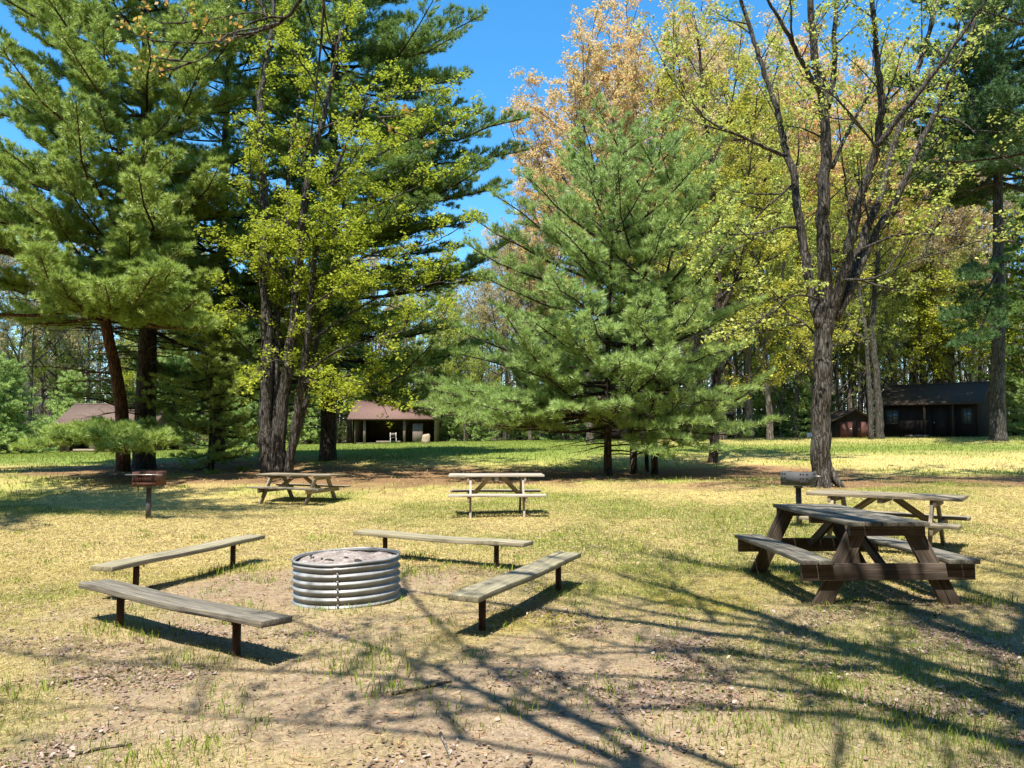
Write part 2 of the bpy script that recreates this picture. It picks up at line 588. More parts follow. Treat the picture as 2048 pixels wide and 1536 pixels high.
M['grill_dark'] = simple("grill_paint", (.085, .086, .09), .75, .2, 5, .12)
def siding(name, dark, light):
    k = NT(name)
    tc = k.n("ShaderNodeTexCoord").outputs['Object']
    g = k.noise(k.mapping(tc, (14, 14, 1)), 1.2, 5, .6)
    k.col(k.ramp(g, [(.3, dark), (.7, light)]))
    k.pr(.85, .2)
    k.bump(g, .5, .015)
    return k.m
M['siding'] = siding("dark_siding", (.012, .009, .008), (.035, .024, .02))
M['siding_grey'] = siding("grey_siding", (.12, .09, .075), (.24, .18, .15))
M['siding_red'] = siding("red_brown_boards", (.07, .028, .022), (.16, .07, .055))
M['roof_rust'] = siding("roof_rust", (.115, .068, .055), (.21, .125, .10))
M['roof_moss'] = siding("roof_brown", (.09, .06, .045), (.19, .13, .10))
M['roof_dark'] = siding("roof_dark", (.03, .022, .015), (.085, .062, .042))
M['interior'] = simple("dark_interior", (.02, .016, .014))
M['glass'] = simple("window_glass", (.10, .12, .13), .08, .6, 2, .2)
M['whitep'] = simple("white_paint", (.6, .58, .54), .6)
M['stump'] = wood_mat("stump_wood", (.2, .14, .09), (.4, .3, .2), (.55, .44, .31))

def ash_mat():
    k = NT("ash")
    tc = k.n("ShaderNodeTexCoord").outputs['Object']
    a = k.noise(tc, 9, 8, .8)
    b = k.noise(tc, 28, 6, .75)
    c = k.ramp(a, [(.32, (.14, .11, .095)), (.48, (.29, .245, .22)), (.65, (.43, .385, .355))])
    c = k.mix(1.0, c, k.ramp(b, [(.3, .5), (.6, 1.15)]), 'MULTIPLY')
    k.col(c)
    k.pr(.95, .1)
    k.bump(k.mix(.5, a, b), 1, .03)
    return k.m
M['ash'] = ash_mat()

# ------------------------------------------------------------------ ground sheet
def axis(segs):
    out = [segs[0][0]]
    for a, b, st in segs:
        n = max(1, int(round((b - a) / st)))
        out += list(a + (b - a) * (np.arange(n) + 1) / n)
    return np.array(out)
ys = axis([(-400, -40, 60), (-40, 2.4, 4), (2.4, 10, .07), (10, 22, .16), (22, 66, .5), (66, 130, 4), (130, 900, 70)])
xr = axis([(0, 5, .075), (5, 14, .2), (14, 46, .8), (46, 110, 5), (110, 900, 80)])
xs = np.concatenate([-xr[:0:-1], xr])
gx, gy = np.meshgrid(xs, ys)
gzz = terrain(gx, gy) + micro(gx, gy) * np.where((gy > 2) & (gy < 70), 1, 0)
galb, _f = ground_albedo(gx, gy)
gm = MB()
nx, ny = len(xs), len(ys)
ii = (np.arange(ny - 1)[:, None] * nx + np.arange(nx - 1)[None]).ravel()
gm.add(np.stack([gx, gy, gzz], -1).reshape(-1, 3), Q=np.stack([ii, ii + 1, ii + nx + 1, ii + nx], -1))
gme = gm.mesh("ground", M['ground'], True)
ca = gme.attributes.new("col", 'FLOAT_COLOR', 'POINT')
ca.data.foreach_set("color", np.concatenate([galb.reshape(-1, 3), np.ones((nx * ny, 1))], 1).astype(np.float32).ravel())
tag(link("ground", gme), kind="structure")

# ------------------------------------------------------------------ grass and dead leaves (uncountable)
def col_mesh(name, V, T, Cc, mat):
    mb = MB()
    mb.add(V, T=T)
    me = mb.mesh(name, mat)
    a = me.attributes.new("col", 'FLOAT_COLOR', 'POINT')
    a.data.foreach_set("color", np.concatenate([Cc, np.ones((len(Cc), 1))], 1).astype(np.float32).ravel())
    return me

def scatter(rng, n, d0, d1):
    """n points over the visible wedge (widened by 2.6 m a side), spread evenly per square metre; n counts the wedge alone"""
    half = lambda d: .70 * d + 2.6
    n = int(n * (.35 * (d1 ** 2 - d0 ** 2) + 2.6 * (d1 - d0)) / (.363 * (d1 ** 2 - d0 ** 2))) if n > 1 else n
    g = np.linspace(d0, d1, 400)
    cdf = np.cumsum(half(g))
    d = np.interp(rng.random(n) * cdf[-1], cdf, g)
    return (rng.random(n) * 2 - 1) * half(d), d

def blades(rng, x, y, h, w, lean, colr):
    n = len(x)
    z = terrain(x, y) + micro(x, y) - .004
    az = rng.random(n) * 2 * math.pi
    fa = rng.random(n) * 2 * math.pi
    ln = lean * (.3 + rng.random(n))
    b = np.stack([x, y, z], -1)
    s = np.stack([np.cos(fa), np.sin(fa), 0 * x], -1) * (w / 2)[:, None]
    dirh = np.stack([np.cos(az), np.sin(az), 0 * x], -1)
    mid = b + dirh * (ln * h * .35)[:, None] + np.array([0, 0, 1]) * (h * .6)[:, None]
    tip = b + dirh * (ln * h)[:, None] + np.array([0, 0, 1]) * (h * (1 - .35 * np.minimum(ln, 1.6)))[:, None]
    V = np.stack([b - s, b + s, mid + s * .7, mid - s * .7, tip], 1).reshape(-1, 3)
    i = (np.arange(n) * 5)[:, None, None]
    T = (i + np.array([(0, 1, 2), (0, 2, 3), (3, 2, 4)])[None]).reshape(-1, 3)
    return V, T, np.repeat(colr, 5, 0)

def make_grass():
    rng = np.random.default_rng(3)
    Vs, Ts, Cs, n0 = [], [], [], 0
    def put(V, T, c):
        nonlocal n0
        Vs.append(V); Ts.append(T + n0); Cs.append(c); n0 += len(V)
    for (n, d0, d1, hh, ww) in ((230000, 3.1, 9, .034, .003), (190000, 8.5, 21, .045, .0065), (150000, 20.5, 60, .075, .020)):
        x, y = scatter(rng, n, d0, d1)
        f = fields(x, y)
        cov = 1 - .9 * f['dirt'] * (1 - .75 * f['green'])
        cov = cov * (1 - .88 * f['fl'])
        inring = (x - RING[0]) ** 2 + (y - RING[1]) ** 2 < .5
        keep = (rng.random(len(x)) < cov) & ~inring
        x, y = x[keep], y[keep]
        f = {k: v[keep] for k, v in f.items()}
        m = len(x)
        g = np.clip(f['green'] * 1.15 + f['lawn'] + (rng.random(m) - .55) * .6 + f['dirt'] * .45, 0, 1)
        straw = A([.48, .405, .16]) * (.6 + .75 * rng.random((m, 1)))
        gcol = A([.19, .25, .05]) * (.65 + .7 * rng.random((m, 1))) + A([.06, .03, 0]) * rng.random((m, 1))
        cc = straw * (1 - g[:, None]) + gcol * g[:, None]
        tall = 1 + .9 * f['green'] * rng.random(m)
        h = hh * (.45 + 1.0 * rng.random(m)) * tall
        put(*blades(rng, x, y, h, ww * (.7 + .6 * rng.random(m)), .55 + .9 * (1 - g), cc))
    # taller clumps
    cl = []
    for (u, y_, k, hh) in [(740, 1325, 150, .13), (1220, 1485, 60, .08), (2020, 1340, 170, .10), (1960, 1200, 110, .14), (1620, 1362, 70, .10), (400, 1320, 60, .10),
                           (820, 1150, 160, .12), (990, 1140, 70, .1), (840, 1112, 120, .10), (800, 1370, 90, .10), (1790, 1420, 120, .11), (1900, 1465, 150, .09), (1400, 1440, 140, .08),
                           (1480, 1450, 110, .08), (470, 1140, 130, .12), (480, 1235, 60, .16), (230, 1250, 90, .09), (320, 1260, 80, .10), (690, 1215, 120, .06), (760, 1200, 130, .07), (640, 1218, 60, .06),
                           (1110, 1185, 60, .07), (90, 1370, 80, .10), (250, 1530, 200, .07), (300, 1520, 160, .08), (420, 1470, 70, .09), (1780, 1255, 60, .07), (1700, 1280, 40, .08),
                           (965, 1190, 30, .06), (1890, 1290, 30, .1), (1220, 1370, 60, .08), (1030, 1400, 70, .09), (1010, 1250, 30, .09), (880, 1240, 40, .1), (430, 960, 90, .22), (490, 955, 90, .2), (370, 975, 60, .12)]:
        d = F_PX * H_CAM / (y_ - 870)
        cl.append(((u - 1024) / F_PX * d, d, k, hh))
    for _ in range(330):
        x, y = scatter(rng, 1, 3.2, 12)
        cl.append((x[0], y[0], int(rng.integers(8, 40)), rng.uniform(.04, .085)))
    for (cx, cy, k, hh) in cl:
        r = .05 + .0009 * k
        x = cx + rng.normal(0, r, k)
        y = cy + rng.normal(0, r, k)
        cc = A([.17, .27, .035]) * (.6 + .8 * rng.random((k, 1))) + A([.10, .05, .01]) * rng.random((k, 1))
        put(*blades(rng, x, y, hh * (.4 + .7 * rng.random(k)), np.full(k, .0035 + .0006 * cy), np.full(k, .6), cc))
    me = col_mesh("grass", np.concatenate(Vs), np.concatenate(Ts), np.concatenate(Cs), M['grass'])
    tag(link("grass", me), "short dry and green grass blades over the clearing", "grass", kind="stuff")

def make_litter():
    rng = np.random.default_rng(8)
    x, y = scatter(rng, 170000, 3.1, 13)
    f = fields(x, y)
    p = f['litter'] * (.22 + .78 * f['dirt']) + .05
    # drifts of leaves by the table, the bench and in the foreground
    for (u, yy, rx, ry) in [(1620, 1385, .35, .13), (1330, 1480, .35, .1), (870, 1500, .35, .16), (1080, 1345, .4, .2), (560, 1270, .45, .25), (960, 1145, .4, .25), (230, 1280, .25, .12), (1080, 1170, .35, .3), (1780, 1185, .6, .3)]:
        d = F_PX * H_CAM / (yy - 870)
        cx = (u - 1024) / F_PX * d
        p = np.maximum(p, .85 * np.exp(-((x - cx) / rx) ** 2 - ((y - d) / ry) ** 2))
    inring = (x - RING[0]) ** 2 + (y - RING[1]) ** 2 < .3
    keep = (rng.random(len(x)) < p) & ~inring
    x, y = x[keep], y[keep]
    n = len(x)
    L = rng.uniform(.008, .026, n) * rng.uniform(.7, 1.25, n) * (1 + .25 * (rng.random(n) < .05))
    z = terrain(x, y) + micro(x, y) + .004 + rng.random(n) * .012
    az = rng.random(n) * 6.283
    tilt = rng.normal(0, .35, n)
    a = np.stack([np.cos(az), np.sin(az), np.sin(tilt)], -1) * (L * .6)[:, None]
    b = np.stack([-np.sin(az), np.cos(az), rng.normal(0, .3, n)], -1) * (L * rng.uniform(.25, .55, n))[:, None]
    c = np.stack([x, y, z], -1)
    cur = (np.array([0, 0, 1]) * (L * rng.uniform(.0, .28, n))[:, None])
    V = np.stack([c - a + cur * .5, c - .3 * a + b + cur, c + .4 * a + b * .8 + cur * .7, c + a + cur * .2, c + .4 * a - b * .8 + cur * .7, c - .3 * a - b + cur, c], 1).reshape(-1, 3)
    i = (np.arange(n) * 7)[:, None, None]
    T = (i + np.array([(6, 0, 1), (6, 1, 2), (6, 2, 3), (6, 3, 4), (6, 4, 5), (6, 5, 0)])[None]).reshape(-1, 3)
    pal = A([(.27, .19, .15), (.34, .255, .21), (.19, .12, .085), (.29, .20, .13), (.40, .32, .27), (.13, .085, .06), (.25, .165, .135)])
    cc = pal[rng.integers(0, len(pal), n)] * (.75 + .5 * rng.random((n, 1)))
    tag(link("leaf_litter", col_mesh("leaf_litter", V, T, np.repeat(cc, 7, 0), M['litter'])), "dry brown and grey fallen leaves strewn over worn earth", "leaf litter", kind="stuff")
    # flattened dead grass over the lawn and the worn earth
    x, y = scatter(rng, 330000, 3.1, 22)
    f = fields(x, y)
    keep = (rng.random(len(x)) < (1 - .9 * f['dirt']) * (1 - sstep(8, 22, y)) * (1 - .8 * f['fl'])) & ((x - RING[0]) ** 2 + (y - RING[1]) ** 2 > .3)
    x, y = x[keep], y[keep]
    n = len(x)
    L = rng.uniform(.02, .085, n) * (1 + .05 * y)
    z = terrain(x, y) + micro(x, y) + rng.random(n) * .012
    az = rng.random(n) * 6.283
    a = np.stack([np.cos(az), np.sin(az), rng.normal(0, .22, n)], -1) * L[:, None] * .5
    b = np.stack([-np.sin(az), np.cos(az), rng.normal(0, .5, n)], -1) * (.0011 + .00022 * y)[:, None]
    c = np.stack([x, y, z], -1)
    V = np.stack([c - a - b, c + a - b * .4, c + a + b * .4, c - a + b], 1).reshape(-1, 3)
    i = (np.arange(n) * 4)[:, None, None]
    T = (i + np.array([(0, 1, 2), (0, 2, 3)])[None]).reshape(-1, 3)
    cc = (A([.48, .39, .195]) * (1 - f['dirt'][keep][:, None] * .8) + A([.36, .275, .18]) * f['dirt'][keep][:, None] * .8) * (.35 + .85 * rng.random((n, 1))) + A([.05, 0, 0]) * rng.random((n, 1))
    tag(link("dead_grass", col_mesh("dead_grass", V, T, np.repeat(cc, 4, 0), M['litter'])), "flattened straw coloured dead grass on the ground", "dead grass", kind="stuff")
    # brown pine needles and twiglets under the trees and over the ground
    x1, y1 = scatter(rng, 26000, 3.1, 12)
    x2, y2 = scatter(rng, 26000, 19, 31)
    k2 = rng.random(len(x2)) < fields(x2, y2)['fl']
    k1 = rng.random(len(x1)) < .25 + .75 * fields(x1, y1)['dirt']
    x, y = np.concatenate([x1[k1], x2[k2]]), np.concatenate([y1[k1], y2[k2]])
    inring = (x - RING[0]) ** 2 + (y - RING[1]) ** 2 < .3
    x, y = x[~inring], y[~inring]
    n = len(x)
    sc = 1 + np.clip(y - 12, 0, 20) * .12
    L = rng.uniform(.02, .08, n) * sc
    z = terrain(x, y) + micro(x, y) + .004
    az = rng.random(n) * 6.283
    a = np.stack([np.cos(az), np.sin(az), rng.normal(0, .12, n)], -1) * L[:, None] * .5
    b = np.stack([-np.sin(az), np.cos(az), 0 * az], -1) * (.0016 * sc)[:, None]
    c = np.stack([x, y, z], -1)
    up = np.array([0, 0, .002])
    V = np.stack([c - a - b, c + a - b, c + a + b + up, c - a + b + up], 1).reshape(-1, 3)
    i = (np.arange(n) * 4)[:, None, None]
    T = (i + np.array([(0, 1, 2), (0, 2, 3)])[None]).reshape(-1, 3)
    cc = A([.34, .20, .11]) * (.4 + 1.0 * rng.random((n, 1)))
    tag(link("pine_straw", col_mesh("pine_straw", V, T, np.repeat(cc, 4, 0), M['litter'])), "fallen rust brown pine needles under the trees", "pine needles", kind="stuff")
make_grass()
make_litter()

# ------------------------------------------------------------------ benches round the fire ring
def bench(label, p, q, mat, seat_z=.32, over=.38, sag=0.0, tilt=0.0):
    p, q = A(p, float), A(q, float)
    c = (p + q) / 2
    ang = math.atan2(q[1] - p[1], q[0] - p[0])
    L = np.linalg.norm(q - p)
    t = thing("plank_bench", label, "bench", (c[0], c[1], gz(c[0], c[1])), ang, "plank benches around the fire ring")
    mb = MB()
    up = (0, math.sin(tilt), math.cos(tilt))
    mb.bar((-L / 2, 0, seat_z - .022), (L / 2, 0, seat_z - .022), .25, .044, up=up, seg=14, bend=lambda s: -sag * math.sin(math.pi * s) + .004 * math.sin(9 * s))
    part("seat", mb, mat, t, bevel=.004)
    for sx in (-1, 1):
        pb = MB()
        x = sx * (L / 2 - over)
        zt = seat_z - .046 - sag * .75
        pb.tube([(x, 0, -.12), (x, 0, zt - .006)], .029, 12)
        po = part("post", pb, M['rustpost'], t)
        fb = MB()
        fb.box((x, 0, zt - .003), (.11, .15, .006))
        for yy in (-.06, .06):
            fb.tube([(x + .03, yy, zt - .03), (x + .03, yy, zt - .003)], .006, 6)
        part("bracket", fb, M['rustpost'], po)
    return t
bench("sagging grey weathered plank bench nearest the camera, left of the steel fire ring", (-3.44, 6.42), (-1.53, 5.1), M['bench_grey'], .305, .42, .012, .05)
bench("yellowish weathered plank bench behind the sagging bench, left of the fire ring", (-3.70, 7.02), (-3.03, 9.2), M['bench'], .32, .42)
bench("weathered plank bench directly behind the fire ring", (-1.9, 9.66), (.18, 8.58), M['bench'], .32, .4, .01)
bench("weathered plank bench on the right of the fire ring, pointing at the camera", (-.36, 5.75), (.58, 7.86), M['bench'], .32, .32, .008)

# ------------------------------------------------------------------ fire ring
def fire_ring():
    t = thing("fire_ring", "round corrugated galvanised steel fire ring filled with grey ash", "fire ring", (RING[0], RING[1], gz(*RING)))
    t.rotation_euler = (0, math.radians(-1.6), 0)
    R, Hh, pitch = .475, .385, .066
    zs = np.linspace(-.05, Hh, 74)
    prof = [(R + .013 * math.cos(2 * math.pi * (z - .02) / pitch), z) for z in zs]
    prof += [(r - .004, z) for (r, z) in reversed(prof)]
    prof.append(prof[0])
    mb = MB()
    mb.lathe(prof, 96)
    # slight dents
    V = mb.v[0]
    an = np.arctan2(V[:, 1], V[:, 0])
    rr = 1 + .004 * np.sin(3 * an + 1) + .003 * np.sin(7 * an)
    V[:, 0] *= rr
    V[:, 1] *= rr
    V[:, 2] += np.where(V[:, 2] > .3, .003 * np.sin(5 * an + .5), 0)
    wall = part("wall", mb, M['galv'], t, True)
    rm = MB()
    an = np.arange(97) * 2 * math.pi / 96
    k = (1 + .004 * np.sin(3 * an + 1) + .003 * np.sin(7 * an)) * (R + .004)
    rm.tube(np.stack([k * np.cos(an), k * np.sin(an), Hh + .004 + .003 * np.sin(5 * an + .5)], -1), .012, 8, cap=False)
    part("rim", rm, M['galv'], t, True)
    sm = MB()
    a0 = math.radians(-88)
    zz = np.linspace(-.03, Hh - .01, 70)
    for da in (-.03, .0):
        pass
    an2 = [a0 - .045, a0, a0 + .045]
    V, Q = [], []
    for i, z in enumerate(zz):
        for a in an2:
            r = (R + .013 * math.cos(2 * math.pi * (z - .02) / pitch) + .005) * (1 + .004 * math.sin(3 * a + 1) + .003 * math.sin(7 * a))
            V.append((r * math.cos(a), r * math.sin(a), z))
    for i in range(len(zz) - 1):
        for j in range(2):
            Q.append((i * 3 + j, i * 3 + j + 1, i * 3 + j + 4, i * 3 + j + 3))
    sm.add(V, Q=Q)
    for z in (.06, .126, .192, .258, .324):
        for a in (a0 + .02,):
            r = (R + .024) * (1 + .004 * math.sin(3 * a + 1) + .003 * math.sin(7 * a))
            sm.tube([((r - .012) * math.cos(a), (r - .012) * math.sin(a), z - .01), ((r + .003) * math.cos(a), (r + .003) * math.sin(a), z - .01)], .009, 8)
    part("seam", sm, M['galv'], t, True)
    # ash heap
    am = MB()
    rs = np.linspace(0, R - .012, 26)
    n = 72
    an = np.arange(n) * 2 * math.pi / n
    X = rs[:, None] * np.cos(an)
    Y = rs[:, None] * np.sin(an)
    Z = .362 + .03 * (fbm(X, Y, .25, 51) - .5) * 2 + .05 * (fbm(X, Y, .09, 52) - .5) * (rs[:, None] < R - .03) + .035 * np.exp(-((X + .05) ** 2 + (Y - .2) ** 2) / .04)
    i = np.arange(25)[:, None] * n
    kk = np.arange(n)[None]
    k2 = (kk + 1) % n
    am.add(np.stack([X, Y, Z], -1).reshape(-1, 3), Q=np.stack([i + kk, i + n + kk, i + n + k2, i + k2], -1).reshape(-1, 4))
    part("ash", am, M['ash'], t, True)
    rng = np.random.default_rng(5)
    cm = MB()
    for _ in range(10):
        a, r = rng.random() * 6.28, math.sqrt(rng.random()) * .42
        x, y = r * math.cos(a), r * math.sin(a)
        b = rng.random() * 6.28
        l = rng.uniform(.012, .05)
        z = .372 + rng.uniform(0, .012)
        cm.tube([(x - l * math.cos(b), y - l * math.sin(b), z), (x, y, z + .006), (x + l * math.cos(b), y + l * math.sin(b), z + .002)], [.006, .011, .005], 5)
    o = part("charcoal", cm, M['char'], t)
    o["kind"] = "stuff"
fire_ring()

# ------------------------------------------------------------------ picnic tables
def picnic_table(label, c, rz, L=1.83, top=.75, seat=.43, W_=1.5, inset=.34, mtop='pale', mframe='pale', lw=.115, beam_h=.10, foot=.66, scale=1, tw=.72):
    t = thing("picnic_table", label, "picnic table", (c[0], c[1], gz(c[0], c[1])), rz, "picnic tables on the grass", scale)
    n = 5
    pw = tw / n
    mb = MB()
    for i in range(n):
        y = -tw / 2 + pw * (i + .5)
        e1, e2 = random.uniform(-.012, .012), random.uniform(-.012, .012)
        w1 = random.uniform(-.006, .006)
        mb.bar((-L / 2 + e1, y, top - .02), (L / 2 + e2, y, top - .02 + w1 * .5), pw - .009, .038, seg=8, bend=lambda s, w1=w1: w1 * math.sin(math.pi * s))
    part("tabletop", mb, M[mtop], t, bevel=.003)
    for sy in (-1, 1):
        sb = MB()
        for k in range(2):
            y = sy * (W_ / 2 - .075 - k * .146)
            sb.bar((-L / 2 - random.uniform(-.01, .015), y, seat - .02), (L / 2 + random.uniform(-.01, .015), y, seat - .02), .137, .038, seg=6, bend=lambda s: .004 * math.sin(5 * s))
        part("seat", sb, M[mtop], t, bevel=.003)
    for sx in (-1, 1):
        x = sx * (L / 2 - inset)
        bm_ = MB()
        bm_.bar((x, -W_ / 2 + .02, seat - .04 - beam_h / 2), (x, W_ / 2 - .02, seat - .04 - beam_h / 2), .038, beam_h)
        part("seat_beam", bm_, M[mframe], t, bevel=.003)
        cm = MB()
        cm.bar((x, -tw / 2 + .02, top - .0405 - .045), (x, tw / 2 - .02, top - .0405 - .045), .038, .085)
        part("top_cleat", cm, M[mframe], t, bevel=.003)
        xl = x - sx * .0405
        for sy in (-1, 1):
            lm = MB()
            lm.bar((xl, sy * foot, -.03), (xl, sy * (tw / 2 - .13), top - .042), lw, .038, up=(1, 0, 0))
            part("leg", lm, M[mframe], t, bevel=.003)
        br = MB()
        br.bar((xl - sx * .02, 0, seat - .04 - beam_h * .4), (sx * .12, 0, top - .05), .038, .085, up=(-sx, 0, .6))
        part("brace", br, M[mframe], t, bevel=.003)
    cb = MB()
    cb.bar((0, -tw / 2 + .03, top - .0405 - .035), (0, tw / 2 - .03, top - .0405 - .035), .07, .066)
    part("center_batten", cb, M[mframe], t, bevel=.003)
    return t
picnic_table("brown picnic table with grey top standing end-on in branch shadow, nearest the camera", (3.30, 7.75), math.radians(92), 1.83, .735, .405, 1.60, .07, 'greytop', 'brown', .16, .145, .60)
picnic_table("greyish picnic table standing askew behind the nearest brown table, by the dark grill", (4.98, 10.35), math.radians(-36), 1.86, .72, .42, 1.45, .3, 'tan', 'tan')
picnic_table("pale bleached picnic table in the middle of the lawn behind the fire ring", (-.3, 14.75), math.radians(3), 1.78, .77, .43, 1.5, .36, 'pale', 'pale')
picnic_table("tan weathered picnic table set at a slant in front of the leafy maple clump", (-5.28, 19.2), math.radians(-20), 2.05, .70, .40, 1.45, .34, 'tan', 'tan')

# ------------------------------------------------------------------ grills
def grill_rusty():
    p = GP(303, 14.3)
    t = thing("park_grill", "rusty open-front park grill on a grey steel post in the grass", "grill", p, math.radians(-3))
    pm = MB()
    pm.tube([(0, 0, -.1), (0, 0, .56)], .045, 14)
    part("post", pm, M['grill_dark'], t)
    nk = MB()
    nk.tube([(0, 0, .56), (0, 0, .60)], .06, 14)
    part("collar", nk, M['grill_dark'], t)
    b = MB()
    w, d, h = .46, .36, .25
    z0 = .60
    b.box((0, 0, z0 + .004), (w, d, .008))
    b.box((0, d / 2, z0 + h / 2 + .008), (w, .008, h))
    for s in (-1, 1):
        b.box((s * (w / 2 - .004), -.004, z0 + h / 2 + .006), (.008, d - .014, h - .006))
    b.box((0, -d / 2 + .005, z0 + .03), (w - .02, .008, .04))
    part("firebox", b, M['grill_rust'], t)
    g = MB()
    zg = z0 + .185
    for i in range(15):
        x = -.21 + i * .03
        g.tube([(x, -d / 2 - .01, zg - .13), (x, -d / 2 + .0, zg), (x, d / 2 - .03, zg)], .006, 6)
    g.tube([(-.22, -d / 2 - .004, zg + .008), (.22, -d / 2 - .004, zg + .008)], .007, 6)
    g.tube([(-.22, -d / 2 - .018, zg - .13), (.22, -d / 2 - .018, zg - .13)], .007, 6)
    part("grate", g, M['grill_rust'], t)
    hd = MB()
    hd.tube([(-.345, -d / 2 - .02, zg + .02), (.345, -d / 2 - .02, zg + .02)], .009, 8)
    part("handle_rod", hd, M['steel'], t)
    for s in (-1, 1):
        sm = MB()
        an = np.linspace(0, 10 * math.pi, 60)
        sm.tube(np.stack([s * (.17 - .0 * an) + 0 * an, -d / 2 - .03 + .016 * np.sin(an), zg - .10 + .11 * an / an[-1] + .012 * np.cos(an)], -1), .004, 5)
        part("spring_handle", sm, M['char'], t)

def grill_dark():
    d_ = 12.6
    x, y = (1593 - 1024) / F_PX * d_, d_
    t = thing("park_grill", "dark grey box grill with adjusting holes in front of the big maple trunk", "grill", (x, y, gz(x, y)), math.radians(-47))
    pm = MB()
    pm.tube([(0, 0, -.1), (0, 0, .64)], .045, 14)
    part("post", pm, M['grill_dark'], t)
    nk = MB()
    nk.tube([(0, 0, .64), (0, 0, .68)], .07, 14)
    part("collar", nk, M['grill_dark'], t)
    b = MB()
    w, d, h, z0 = .42, .37, .215, .68
    b.box((0, 0, z0 + .004), (w, d, .008))
    b.box((0, -d / 2 + .004, z0 + h / 2 + .008), (w, .008, h))
    for s in (-1, 1):
        b.box((s * (w / 2 - .004), .004, z0 + h / 2 + .008), (.008, d - .008, h))
    part("firebox", b, M['grill_dark'], t)
    for (fx, fy, ax) in ((-.155, -d / 2, 0), (.155, -d / 2, 0), (w / 2, -.125, 1), (w / 2, .125, 1)):
        for k in range(3):
            z = z0 + .06 + k * .065
            for q in (-.022, .022):
                hm = MB()
                if ax == 0:
                    hm.tube([(fx + q, fy - .003, z), (fx + q, fy + .004, z)], .014, 10)
                else:
                    hm.tube([(fx - .004, fy + q, z), (fx + .003, fy + q, z)], .014, 10)
                part("adjusting_hole", hm, M['char'], t)
    g = MB()
    for i in range(13):
        xx = -.19 + i * .0317
        g.tube([(xx, -d / 2 + .02, z0 + .15), (xx, d / 2, z0 + .15)], .005, 6)
    part("grate", g, M['steel'], t)
    hd = MB()
    hd.tube([(w / 2 - .02, .14, z0 + .15), (w / 2 + .10, .16, z0 + .15)], .008, 8)
    part("handle", hd, M['steel'], t)
grill_rusty()
grill_dark()

# ------------------------------------------------------------------ trees: shared growing code
def smooth_line(P, m=6):
    P = np.asarray(P, float)
    if len(P) < 3:
        return np.linspace(P[0], P[-1], m + 1)
    E = np.concatenate([[2 * P[0] - P[1]], P, [2 * P[-1] - P[-2]]])
    out = []
    for i in range(1, len(E) - 2):
        t = np.arange(m)[:, None] / m
        a, b, c, d = E[i - 1], E[i], E[i + 1], E[i + 2]
        out.append(.5 * (2 * b + (c - a) * t + (2 * a - 5 * b + 4 * c - d) * t ** 2 + (3 * b - a - 3 * c + d) * t ** 3))
    out.append(P[-1:])
    return np.concatenate(out)

def at_line(P, t):
    """points and tangents of a polyline at fractions t"""
    seg = np.linalg.norm(np.diff(P, axis=0), axis=1)
    s = np.concatenate([[0], np.cumsum(seg)])
    q = np.asarray(t) * s[-1]
    i = np.clip(np.searchsorted(s, q, 'right') - 1, 0, len(P) - 2)
    f = (q - s[i]) / (seg[i] + 1e-9)
    return P[i] + (P[i + 1] - P[i]) * f[:, None], unit(P[i + 1] - P[i]), s[-1]

def spin(d, ang, rng):
    """turn each direction by its angle about a random axis square to it"""
    n = len(d)
    r = unit(np.cross(d, rng.normal(size=(n, 3))))
    return d * np.cos(ang)[:, None] + r * np.sin(ang)[:, None]

def tufts(mb, rng, P, axis_, k, L, w, spread, ctr=None):
    """pine tufts: k thin needles fanning out of each point"""
    n = len(P)
    ax = np.repeat(unit(axis_), k, 0)
    d = spin(ax, np.abs(rng.normal(.5, .4, n * k)) * spread, rng)
    P2 = np.repeat(P, k, 0)
    ln = L * rng.uniform(.65, 1.15, n * k)
    face = rng.normal(size=(n * k, 3)) * .55
    if ctr is not None:          # needles lie in sprays that open upwards and away from the trunk
        o = P - ctr
        o[:, 2] = 0
        face = face + np.repeat(unit(o) * .75 + A([0, 0, .75]), k, 0)
    s = unit(np.cross(d, face)) * (w / 2)
    st = P2 + d * (.08 * L)
    V = np.stack([st - s, st + s, P2 + d * ln[:, None]], 1).reshape(-1, 3)
    vv = np.repeat(np.clip(rng.normal(.45, .18, n), 0, 1), k) + rng.normal(0, .07, n * k)
    mb.add(V, T=np.arange(n * k * 3).reshape(-1, 3), a=np.repeat(np.clip(vv, 0, 1), 3))

def leaves(mb, rng, P, size, flat=.5, vmean=.5, vsd=.22):
    n = len(P)
    nrm = unit(rng.normal(size=(n, 3)) + np.array([0, 0, 1.0]) * flat * 2)
    a = unit(np.cross(nrm, rng.normal(size=(n, 3))))
    b = np.cross(nrm, a)
    s = size * rng.uniform(.45, 1.5, n)[:, None]
    V = np.stack([P - a * s * .5, P + b * s * .36 - nrm * s * .06, P + a * s * .55 - nrm * s * .12, P - b * s * .36 - nrm * s * .06], 1).reshape(-1, 3)
    i = (np.arange(n) * 4)[:, None]
    mb.add(V, Q=i + np.arange(4)[None], a=np.repeat(np.clip(rng.normal(vmean, vsd, n), 0, 1), 4))

